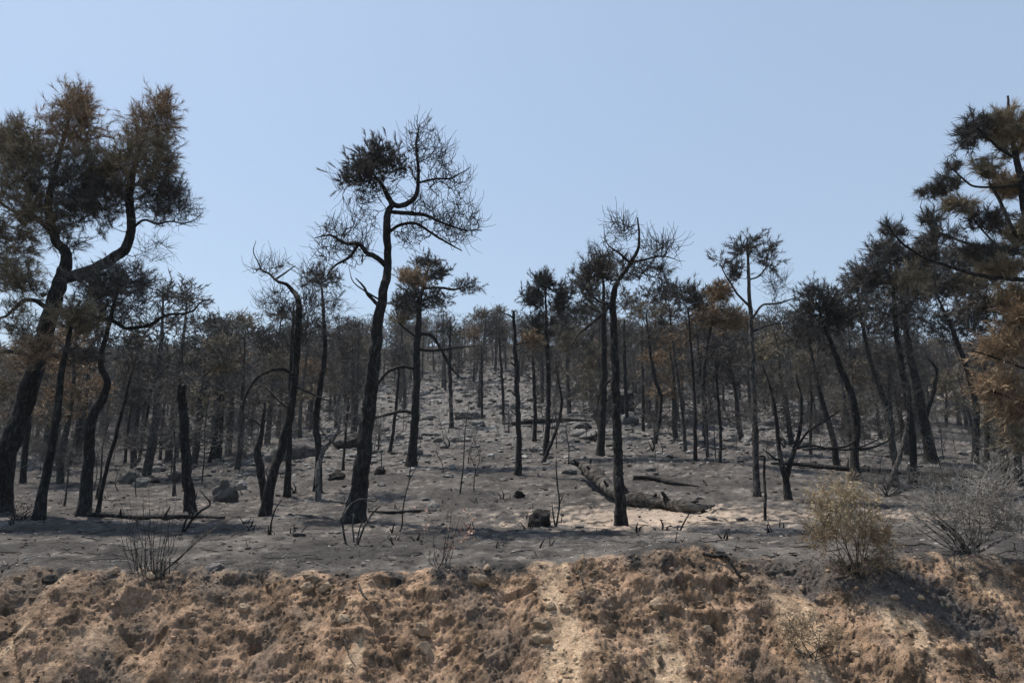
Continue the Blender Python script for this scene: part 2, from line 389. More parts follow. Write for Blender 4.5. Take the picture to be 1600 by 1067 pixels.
def stem_geo(geo, path, rad, S, amp, fs=1.0, cap=False, col=(.05, .05, .05), ragged=0, iso=0):
    """single rough stem with bark relief; path (n,3), rad (n)"""
    if not iso:
        pr = path[:, 0] * 1.3 + path[:, 1]; wob = np.stack([fbm(path[:, 2] * 2.3 + 7, pr * 2.3, 1, 3), fbm(path[:, 2] * 2.3, pr * 2.3, 9, 3), fbm(path[:, 2] * 2.3, pr * 2.3, 4, 3)], 1)
        path = path + wob * (np.minimum(rad * .42, .035 + rad * .10) + .006)[:, None] * np.linspace(0, 1, len(path))[:, None] ** .4
    T = unit(np.gradient(path, axis=0)); nv = np.cross(T[0], (0.3, 1, .2)); nv /= np.linalg.norm(nv); Ns = [nv]
    for i in range(1, len(path)):
        nv = nv - T[i] * (nv @ T[i]); nv = nv / (np.linalg.norm(nv) + 1e-9); Ns.append(nv)
    Ns = np.array(Ns); Bs = np.cross(T, Ns); aa = np.arange(S) * 2 * np.pi / S
    D = rad[:, None, None] * (np.cos(aa)[None, :, None] * Ns[:, None] + np.sin(aa)[None, :, None] * Bs[:, None])
    V = path[:, None, :] + D
    zf = iso if iso else 4.0 * fs; xf = iso if iso else 13 * fs
    n = fbm(V[..., 0] * xf, V[..., 1] * xf, V[..., 2] * zf, 3)
    pl = np.abs(pn(V[..., 0] * xf * 1.7 + 3, V[..., 1] * xf * 1.7, V[..., 2] * zf * 2))
    V = path[:, None, :] + D * (1 + amp * (.8 * n + .9 * pl - .35))[..., None]
    idx = np.arange(len(path) * S).reshape(len(path), S); nx = np.roll(idx, -1, 1)
    F_ = np.stack([idx[:-1], nx[:-1], nx[1:], idx[1:]], -1).reshape(-1, 4)
    if ragged:
        k = max(2, int(len(path) * .03))
        V[-k:, :, 2] += ragged * np.random.RandomState(5).rand(1, S) * np.linspace(0, 1, k)[:, None]
    geo.add(V.reshape(-1, 3), F_, col)
    if cap:
        c = V[-1].mean(0) - np.array([0, 0, .03]); base = (len(path) - 1) * S
        VV = np.vstack([V[-1], c]); f = np.array([[i, (i + 1) % S, S] for i in range(S)])
        geo.add(VV, f, col)

PAL = {'K': (.088, .082, .075), 'G': (.225, .188, .128), 'B': (.31, .225, .145), 'O': (.30, .205, .125),
       'D': (.034, .032, .030), 'S': (.27, .205, .135), 'Y': (.50, .405, .27), 'L': (.42, .28, .22), 'W': (.25, .235, .215)}
def needles(geo, P, D, n, ln, wd, cols, spread=.55, back=.10, sweep=(0, 0, 0), rs=rs):
    M = len(P)
    if not M: return
    P = np.repeat(P, n, 0); D = np.repeat(D, n, 0); C = np.repeat(cols, n, 0)
    o = P - D * (rs.rand(M * n, 1) * back)
    d = unit(D + spread * rs.randn(M * n, 3) + np.asarray(sweep))
    s = unit(np.cross(d, rs.randn(M * n, 3)))
    L = ln * (.6 + .6 * rs.rand(M * n, 1)); W = wd * (.7 + .6 * rs.rand(M * n, 1))
    V = np.stack([o - s * W / 2, o + s * W / 2, o + d * L], 1).reshape(-1, 3)
    C = np.repeat(C * (.65 + .7 * rs.rand(M * n, 1)), 3, 0)
    geo.add(V, np.arange(M * n * 3).reshape(-1, 3), C)

def grow(nodes, nrad, zones, tw, rmin, seed, twl=.32, curl=.35, tcol=(.05, .048, .045), nn=12, nlen=.13, nwid=.006,
         kmax=1.0, sweep=(0, 0, 0), outward=.5, K=6, bsides=3, tk=3, spread=.55):
    """branches from the skeleton nodes to random targets in every zone; returns crown Geo, needle Geo.
    zone: centre(3), radii(3), n targets, needle probability, colour key"""
    rs = np.random.RandomState(seed)
    T = []; 
    for (c, r, n, npb, ck) in zones:
        d = unit(rs.randn(n, 3)) * (rs.rand(n, 1) ** .42)
        # clumped: targets gather round a few sub-centres
        k = max(2, n // 9); cc = d[rs.randint(0, n, k)]
        a = rs.randint(0, k, n); d = d * .62 + cc[a] * .42
        for i in range(n): T.append((np.asarray(c) + d[i] * r, npb, ck))
    cap = len(nodes) + len(T) * (K - 2) + 10
    ND = np.zeros((cap, 3)); NR = np.zeros(cap); n0 = len(nodes)
    ND[:n0] = nodes; NR[:n0] = nrad; cnt = n0
    pts = np.array([t[0] for t in T])
    dist = np.sqrt(((pts[:, None] - nodes[None, ::max(1, n0 // 60)]) ** 2).sum(-1)).min(1)
    order = np.argsort(dist + rs.rand(len(T)) * .15)
    BP, BR = [], []; tips, tdir, tn, tc_ = [], [], [], []
    for oi in order:
        t, npb, ck = T[oi]
        dv = ND[:cnt] - t
        d = np.sqrt((dv * dv).sum(1)) + .7 * np.maximum(dv[:, 2], 0) + np.where(NR[:cnt] > .1, -.1, 0)
        i = int(np.argmin(d)); A = ND[i].copy(); L = np.linalg.norm(t - A)
        if L < .08: continue
        j = rs.randn(2, 3) * L * .15
        p1 = A + (t - A) * .35 + j[0] + np.array([0, 0, -.06 * L]); p2 = A + (t - A) * .72 + j[1] + np.array([0, 0, -.07 * L * curl * 2])
        path = catmull([A, p1, p2, t], K)
        path[1:-1] += rs.randn(K - 2, 3) * L * .032
        r0 = min(NR[i] * .75, rmin * 1.5 + .019 * L * kmax); r0 = max(r0, rmin)
        BP.append(path); BR.append(np.linspace(r0, rmin * .8, K))
        m = K - 2; ND[cnt:cnt + m] = path[2:]; NR[cnt:cnt + m] = np.linspace(r0, rmin, K)[2:]; cnt += m
        dr = unit(path[-1] - path[-3]); 
        for q in range(tw):
            s = K - 1 if q == 0 else rs.randint(2, K)
            tips.append(path[s]); tdir.append(dr * .8 + rs.randn(3) * (.3 if q == 0 else .6) + np.array([0, 0, .08])); tn.append(rs.rand() < npb); tc_.append(PAL[ck])
    g = Geo(); ng = Geo()
    if not BP: return g, ng
    tcv = np.asarray(tcol)
    tubes(g, np.array(BP), np.array(BR), bsides, tcv)
    # terminal twigs, curling upwards
    P0 = np.array(tips); D = unit(np.array(tdir)); M = len(P0)
    path = [P0]; L = twl * (.3 + 1.2 * rs.rand(M, 1)); side = unit(rs.randn(M, 3)) * curl * .95 * rs.rand(M, 1)
    for k in range(tk - 1):
        D = unit(D + np.array([0, 0, curl * .30]) + side + rs.randn(M, 3) * .28)
        path.append(path[-1] + D * L / (tk - 1))
    PP = np.stack(path, 1)
    tubes(g, PP, np.tile(np.linspace(rmin * .85, rmin * .45, tk), (M, 1)), 3, tcv * 1.1)
    msk = np.array(tn, bool)
    if msk.any():
        C = np.array(tc_)[msk] * (.75 + .5 * rs.rand(msk.sum(), 1))
        needles(ng, PP[msk, -1], unit(PP[msk, -1] - PP[msk, -2]), nn, nlen, nwid, C, spread, nlen * 1.1, sweep, rs)
        if nn > 5: needles(ng, PP[msk, -2], unit(PP[msk, -1] - PP[msk, -2]), nn // 2, nlen, nwid, C, spread * 1.2, nlen * .6, sweep, rs)
    return g, ng

def make_tree(name, label, cat, px, zones, limbs=(), seed=1, group=None, bark=None, S=10, amp=.10, depth=None, lean=0, stepm=.12,
              cap=False, flare=.28, tw=4, rk=.00034, rmin=None, nodefrom=.3, tcol=(.052, .049, .046), off=0, ragged=0, df=.9, dens=1.55, **kw):
    """px: list of (x, y, width) image points of the main stem, first at the ground"""
    rs_ = np.random.RandomState(seed)
    if depth is None: base = ground_pt(px[0][0], px[0][1])
    else:
        base = pix(px[0][0], px[0][1], depth); base[2] = float(height(np.array([base[0]]), np.array([base[1]]))[0])
    Y0 = base[1]; mp = m_per_px(px[0][1], Y0)
    def to3(x, y, dy=0): return pix(x, y, Y0 + dy)
    nP = len(px); dys = [0] + [lean * i / (nP - 1) + rs_.uniform(-.12, .12) * min(1, Y0 / 14) for i in range(1, nP)]
    P = [to3(p[0], p[1], d) for p, d in zip(px, dys)]; P[0] = base
    Wd = [p[2] * m_per_px(p[1], Y0) / 2 * .75 for p in px]
    e = link(name, None, None, base); tag(e, label, cat, group)
    L = sum(np.linalg.norm(P[i + 1] - P[i]) for i in range(nP - 1))
    n = int(max(8, L / stepm))
    P4 = catmull([np.append(p, w_) for p, w_ in zip(P, Wd)], n)
    path, rad = P4[:, :3], np.maximum(P4[:, 3], .006)
    hh = np.linspace(0, L, n); rad = rad * (1 + flare * np.exp(-hh / (.16 + rad[0] * .6)))
    path = np.vstack([path[0] + (0, 0, -.3), path]); rad = np.append(rad[0] * 1.15, rad)
    g = Geo(); stem_geo(g, path, rad, S, amp, cap=cap, ragged=ragged)
    mb = bark or M_BARK
    tr = link('trunk', g.mesh('trunk', mb, origin=base), e)
    k0 = int(n * nodefrom); nodes = [path[k0 + 1:]]; nr = [rad[k0 + 1:]]
    for lb in limbs:
        lp, dy = lb[0], lb[1]
        q = [to3(p[0], p[1], dy * (i / max(1, len(lp) - 1)) + rs_.uniform(-.04, .04)) for i, p in enumerate(lp)]
        # start on the nearest point of the stem
        allp = np.vstack(nodes) if len(nodes) > 1 and len(lb) > 2 else path
        j = np.argmin(((allp - q[0]) ** 2).sum(1)); q[0] = allp[j]
        ww = [p[2] * mp / 2 * .9 for p in lp]
        Ll = sum(np.linalg.norm(q[i + 1] - q[i]) for i in range(len(q) - 1)); nn_ = int(max(6, Ll / (stepm * .9)))
        q4 = catmull([np.append(p, w_) for p, w_ in zip(q, ww)], nn_)
        lg_ = Geo(); stem_geo(lg_, q4[:, :3], np.maximum(q4[:, 3], .004), max(6, S // 2), amp * .8)
        link('branch', lg_.mesh('branch', mb, origin=base), e)
        nodes.append(q4[2:, :3]); nr.append(q4[2:, 3])
    rm = rmin or max(.004, rk * Y0)
    if zones:
        Z = []
        for z in zones:
            c = to3(z[0], z[1], rs_.uniform(-.2, .2)); m_ = m_per_px(z[1], Y0)
            Z.append((c, np.array([z[2] * m_, z[2] * m_ * df, z[3] * m_]) * 1.15, int(z[4] * dens), z[5], z[6]))
        kw.setdefault('nwid', max(.0075, .0008 * Y0)); kw.setdefault('nlen', .16)
        cg, ng = grow(np.vstack(nodes), np.concatenate(nr), Z, tw, rm, seed + 100, tcol=tcol, **kw)
        if cg.n:
            cr = link('crown', cg.mesh('crown', M_TWIG, origin=base), e)
            if ng.n: link('needles', ng.mesh('needles', M_NEEDLE, False, origin=base), cr)
    return e

# ------------------------------------------------------------ the large pines
PINE = 'burnt pine'
make_tree('burnt_pine', 'big leaning pine with a full brown and grey scorched crown at the left edge', PINE,
  [(-8, 800, 56), (6, 718, 43), (22, 675, 38), (36, 638, 35), (47, 600, 33), (59, 560, 32), (77, 500, 30), (88, 462, 29), (98, 430, 26), (103, 400, 21), (84, 368, 17), (75, 320, 14), (90, 250, 9), (110, 180, 5)],
  [(165, 275, 40, 55, 70, 1, 'G'), (150, 330, 60, 35, 55, .9, 'K'), (60, 340, 55, 50, 70, 1, 'G'), (125, 165, 36, 28, 40, 1, 'B'), (252, 175, 26, 32, 36, 1, 'B'), (15, 230, 45, 45, 50, 1, 'G'), (262, 250, 22, 40, 36, .95, 'G'), (265, 300, 26, 18, 26, .95, 'K'), (118, 205, 52, 62, 80, 1, 'B'), (40, 262, 78, 78, 120, 1, 'G'), (240, 196, 42, 50, 62, .95, 'B'), (222, 262, 55, 55, 70, .95, 'G'), (232, 312, 55, 34, 50, .9, 'K'),
   (120, 300, 80, 60, 110, .95, 'K'), (10, 385, 62, 52, 80, .85, 'G'), (110, 375, 45, 28, 26, .35, 'K'), (-60, 320, 60, 90, 60, .9, 'G'), (278, 335, 38, 28, 34, 0, 'K'), (238, 398, 48, 24, 24, 0, 'K'), (30, 455, 40, 25, 26, .4, 'G'), (165, 470, 60, 22, 30, .2, 'K'), (20, 430, 45, 30, 46, .7, 'G')],
  [([(100, 436, 20), (135, 424, 20), (170, 408, 19), (196, 388, 18), (205, 350, 16), (203, 300, 15), (212, 250, 10), (235, 190, 5)], .3),
   ([(80, 480, 8), (105, 488, 8), (130, 484, 7.5), (150, 496, 7), (172, 500, 7), (195, 512, 7), (216, 511, 6.5), (238, 505, 6), (262, 492, 5), (280, 490, 4), (300, 486, 3.5), (314, 472, 2.5), (328, 467, 1.2)], -.8),
   ([(76, 488, 9), (50, 468, 8), (30, 475, 7), (12, 492, 5), (-8, 500, 3)], -.3),
   ([(50, 558, 10), (28, 550, 9), (0, 548, 8), (-40, 540, 5)], .3),
   ([(205, 352, 5), (225, 344, 4.5), (245, 350, 4), (265, 346, 3), (285, 349, 2.5), (303, 344, 2), (318, 332, 1)], .5, 1), ([(85, 367, 10), (60, 345, 8), (20, 330, 6), (-20, 300, 4)], .5)],
  seed=21, dens=1.15, nwid=.0095, S=26, amp=.09, stepm=.05, tw=5, nn=18, nlen=.18, spread=.5, twl=.34, sweep=(.15, 0, -.05), tcol=(.03, .028, .026))
make_tree('burnt_pine', 'tallest charred pine in the middle with crooked forked top and twisted bare limbs', PINE,
  [(553, 817, 44), (560, 770, 36), (566, 725, 33), (574, 655, 30), (582, 585, 27), (590, 510, 23), (599, 455, 19), (606, 410, 16.5), (604, 360, 15.5), (606, 330, 14), (612, 318, 11), (604, 302, 11), (596, 288, 8), (580, 268, 4)],
  [(595, 252, 34, 22, 110, 1, 'K'), (562, 276, 34, 22, 75, .9, 'K'), (630, 270, 28, 20, 26, .5, 'K'), (590, 300, 50, 28, 50, .05, 'K'), (662, 235, 30, 42, 40, .06, 'K'), (700, 285, 40, 40, 42, 0, 'K'),
   (700, 340, 50, 30, 54, 0, 'K'), (715, 370, 32, 24, 30, 0, 'K'), (535, 370, 42, 22, 56, 0, 'K'), (555, 395, 45, 24, 40, 0, 'K'), (640, 365, 38, 28, 34, 0, 'K'), (508, 392, 22, 22, 18, 0, 'K'), (560, 340, 30, 22, 20, 0, 'K'), (650, 330, 34, 22, 30, 0, 'K'), (690, 245, 22, 30, 24, 0, 'K'), (738, 345, 16, 26, 22, 0, 'K'), (722, 320, 24, 24, 14, 0, 'K'), (530, 300, 14, 20, 14, .1, 'K'), (655, 205, 14, 16, 14, .2, 'K')],
  [([(612, 320, 10), (622, 322, 10), (636, 318, 10), (648, 308, 9), (654, 285, 7), (653, 255, 6), (650, 225, 5), (656, 195, 2)], .3),
   ([(612, 335, 8), (640, 334, 8), (662, 336, 7), (690, 348, 5), (722, 358, 3), (752, 360, 2)], -.5),
   ([(614, 365, 7), (625, 352, 6), (650, 350, 6), (675, 365, 5), (700, 380, 4), (722, 392, 2)], .7),
   ([(604, 412, 11), (588, 402, 10), (572, 394, 9), (560, 382, 8), (540, 380, 6), (516, 368, 4), (492, 372, 2)], -.4),
   ([(560, 384, 6), (545, 402, 5), (522, 416, 4), (510, 432, 2)], .1, 1), ([(655, 278, 5), (680, 280, 4), (706, 278, 3), (735, 262, 1.5)], -.3, 1),
   ([(586, 480, 8), (576, 462, 6), (568, 448, 4), (556, 434, 2)], -.2), ([(588, 470, 4), (570, 455, 3), (552, 440, 2), (545, 418, 1)], .2)],
  seed=4, K=7, bsides=4, S=30, amp=.12, stepm=.035, tw=3, tk=6, nn=22, nlen=.13, spread=.32, curl=.75, twl=.38, sweep=(-.55, 0, .1), rmin=.0072, dens=1.45, tcol=(.028, .026, .025))
make_tree('burnt_pine', 'straight black pine in front of the fallen log with spiky bare top', PINE,
  [(971, 820, 25), (968, 770, 22), (966, 720, 20), (963, 650, 19), (961, 560, 17), (958, 465, 13), (966, 440, 9), (985, 410, 8), (998, 385, 6), (996, 340, 3)],
  [(975, 360, 30, 24, 34, .05, 'K'), (1025, 390, 36, 26, 44, 0, 'K'), (1000, 425, 45, 20, 40, .3, 'K'), (930, 430, 28, 22, 40, .8, 'K'), (950, 400, 20, 16, 14, .6, 'K'), (1030, 430, 28, 14, 16, .3, 'K'), (930, 470, 45, 20, 24, .1, 'K')],
  [([(960, 470, 6), (946, 485, 6), (925, 505, 5), (905, 520, 4), (892, 540, 2)], -.7), ([(985, 412, 5), (968, 396, 4), (948, 380, 2), (943, 352, 1)], -.2, 1),
   ([(985, 412, 5), (1010, 405, 4), (1035, 400, 3), (1062, 408, 1)], .3, 1), ([(960, 480, 5), (935, 470, 4), (915, 450, 3), (905, 430, 2)], .3),
   ([(962, 590, 4), (948, 600, 4), (936, 620, 3), (933, 645, 2)], .4)],
  seed=9, S=22, amp=.11, stepm=.045, tw=4, tk=5, nn=14, rmin=.0070, twl=.36, curl=.7, tcol=(.035, .033, .031))
make_tree('burnt_pine', 'charred pine bending left at its top with a long drooping arched branch', PINE,
  [(414, 806, 24), (424, 750, 20), (440, 700, 18), (455, 640, 16), (462, 570, 14), (467, 500, 13), (466, 470, 12), (456, 452, 9), (445, 443, 7), (432, 439, 5.5), (420, 427, 4.5), (411, 425, 3.5), (402, 408, 2.5), (396, 392, 1.8), (400, 376, 1)],
  [(425, 420, 30, 18, 26, 0, 'K'), (440, 480, 40, 35, 60, .03, 'K'), (430, 530, 40, 30, 45, 0, 'K'), (490, 470, 30, 30, 40, .15, 'K'), (495, 430, 25, 18, 22, .1, 'K'), (480, 520, 35, 30, 30, 0, 'K')],
  [([(460, 588, 6), (446, 578, 6), (425, 579, 5), (402, 590, 5), (386, 615, 4), (379, 640, 3), (377, 665, 2)], -.6), ([(433, 438, 4), (448, 425, 3), (462, 415, 1.5)], .1, 1),
   ([(452, 640, 5), (435, 625, 4), (415, 605, 3), (400, 598, 1.5)], .4), ([(460, 600, 4), (480, 612, 4), (500, 622, 3), (520, 628, 1.5)], -.4)],
  seed=31, S=20, amp=.10, stepm=.05, tw=4, tk=5, twl=.36, rmin=.0068, curl=.7, tcol=(.05, .048, .045), nodefrom=.5)
make_tree('burnt_pine', 'sturdy pine with clumped brownish needles and a bare arm reaching right', PINE,
  [(642, 728, 23), (646, 690, 18), (650, 620, 16), (651, 560, 15), (655, 500, 12), (656, 470, 9), (664, 440, 6), (672, 405, 3)],
  [(672, 410, 24, 10, 22, 1, 'K'), (650, 435, 30, 20, 50, 1, 'B'), (640, 470, 38, 20, 60, 1, 'K'), (690, 430, 18, 12, 18, 1, 'K'), (725, 448, 24, 12, 26, .35, 'K'), (680, 468, 25, 14, 20, .9, 'K'), (628, 500, 22, 14, 14, .8, 'G')],
  [([(662, 450, 5), (690, 450, 5), (715, 452, 4), (745, 436, 2)], .2), ([(655, 545, 5), (672, 548, 5), (700, 545, 4), (750, 540, 1)], -.4),
   ([(657, 520, 7), (675, 525, 6), (690, 548, 5), (705, 575, 4), (722, 592, 2)], .5), ([(650, 575, 7), (630, 573, 6), (608, 580, 6), (590, 600, 5), (584, 622, 3)], -.5),
   ([(650, 648, 6), (632, 642, 6), (605, 648, 5), (580, 655, 3)], .1), ([(652, 530, 5), (635, 515, 4), (620, 502, 3)], .2)],
  seed=41, S=18, amp=.10, stepm=.07, tw=5, nn=14, nlen=.15, tcol=(.04, .038, .036))
make_tree('burnt_pine', 'slender pine with tufted black needle clumps and bare arms spreading right', PINE,
  [(1183, 775, 15), (1181, 720, 13), (1179, 640, 12), (1176, 570, 11), (1173, 500, 9), (1170, 440, 7), (1168, 400, 5), (1167, 372, 3)],
  [(1168, 385, 22, 16, 34, 1, 'K'), (1200, 402, 14, 22, 24, .9, 'K'), (1148, 425, 14, 14, 16, 1, 'K'), (1126, 408, 9, 8, 9, 1, 'K'), (1210, 440, 30, 30, 30, 0, 'K'), (1215, 490, 32, 22, 24, 0, 'K'), (1160, 545, 40, 30, 24, .1, 'K')],
  [([(1174, 480, 5), (1155, 462, 4), (1140, 440, 3), (1125, 412, 2)], -.3), ([(1174, 500, 5), (1190, 478, 4), (1215, 474, 4), (1245, 465, 2)], .2), ([(1176, 520, 4), (1200, 508, 4), (1232, 505, 2)], -.3),
   ([(1171, 440, 3), (1188, 430, 3), (1202, 410, 2)], .2), ([(1181, 625, 5), (1194, 610, 4), (1200, 580, 2)], .2)],
  seed=51, S=16, amp=.10, stepm=.06, tw=4, nn=16, nlen=.15, spread=.5, tcol=(.05, .047, .044), bark=M_BARK2)
make_tree('burnt_pine', 'big pine reaching in from the right edge with brush like needle clumps on long arms', PINE,
  [(1700, 835, 46), (1690, 740, 38), (1672, 640, 34), (1650, 520, 30), (1630, 430, 26), (1610, 350, 20), (1595, 280, 14), (1580, 200, 8), (1575, 150, 4)],
  [(1522, 205, 26, 28, 34, 1, 'K'), (1568, 205, 30, 45, 60, 1, 'G'), (1610, 210, 40, 60, 50, 1, 'B'), (1545, 262, 25, 18, 20, .95, 'G'), (1490, 262, 16, 10, 8, .9, 'K'), (1470, 295, 28, 14, 24, .95, 'K'), (1580, 290, 30, 26, 34, .95, 'B'),
   (1500, 325, 30, 16, 26, .9, 'G'), (1450, 342, 20, 12, 16, .95, 'K'), (1545, 345, 34, 22, 30, .9, 'K'), (1590, 370, 30, 30, 30, .9, 'G'), (1400, 362, 26, 10, 14, .7, 'K'), (1470, 372, 36, 14, 26, .7, 'K'), (1540, 395, 40, 16, 34, .8, 'K'), (1580, 415, 40, 18, 40, .9, 'G'), (1384, 350, 8, 8, 6, 1, 'K')],
  [([(1632, 440, 10), (1580, 436, 8), (1530, 430, 7), (1480, 415, 6), (1440, 400, 5), (1410, 380, 4), (1386, 352, 2)], -.8),
   ([(1610, 372, 9), (1575, 388, 7), (1530, 386, 6), (1490, 372, 5), (1455, 355, 4), (1438, 322, 2)], .6), ([(1622, 410, 9), (1585, 362, 8), (1560, 310, 6), (1545, 285, 4)], .2),
   ([(1600, 290, 7), (1560, 292, 5), (1520, 290, 4), (1485, 262, 2)], -.2), ([(1590, 250, 6), (1560, 230, 5), (1528, 200, 3)], -.4), ([(1640, 470, 8), (1600, 400, 6), (1570, 395, 4), (1510, 330, 3)], .4)],
  seed=61, dens=1.5, S=20, amp=.09, stepm=.08, tw=7, nn=15, nlen=.17, spread=.55, twl=.16, sweep=(-.15, 0, .1), tcol=(.035, .033, .031), nodefrom=.5, depth=12.6)
make_tree('burnt_pine', 'bushy pine with orange brown drooping foliage low at the right edge', PINE,
  [(1655, 800, 24), (1645, 700, 20), (1632, 600, 18), (1622, 520, 14), (1615, 440, 8)],
  [(1585, 470, 40, 26, 50, .9, 'G'), (1570, 545, 45, 20, 60, 1, 'B'), (1600, 510, 40, 24, 50, 1, 'B'), (1560, 605, 36, 16, 40, 1, 'B'), (1592, 640, 34, 26, 50, .95, 'B'), (1530, 480, 30, 20, 26, .8, 'K'), (1600, 690, 30, 20, 26, .5, 'G')],
  [([(1630, 590, 6), (1600, 575, 5), (1560, 560, 4), (1520, 548, 2)], -.4), ([(1640, 660, 6), (1600, 630, 5), (1560, 615, 4), (1530, 605, 2)], .2), ([(1625, 520, 5), (1590, 500, 4), (1550, 485, 3)], .3)],
  seed=63, dens=1.25, S=14, amp=.09, tw=6, nn=14, nlen=.17, spread=.45, curl=.05, sweep=(-.3, 0, -.15), tcol=(.07, .062, .055), depth=13.5)

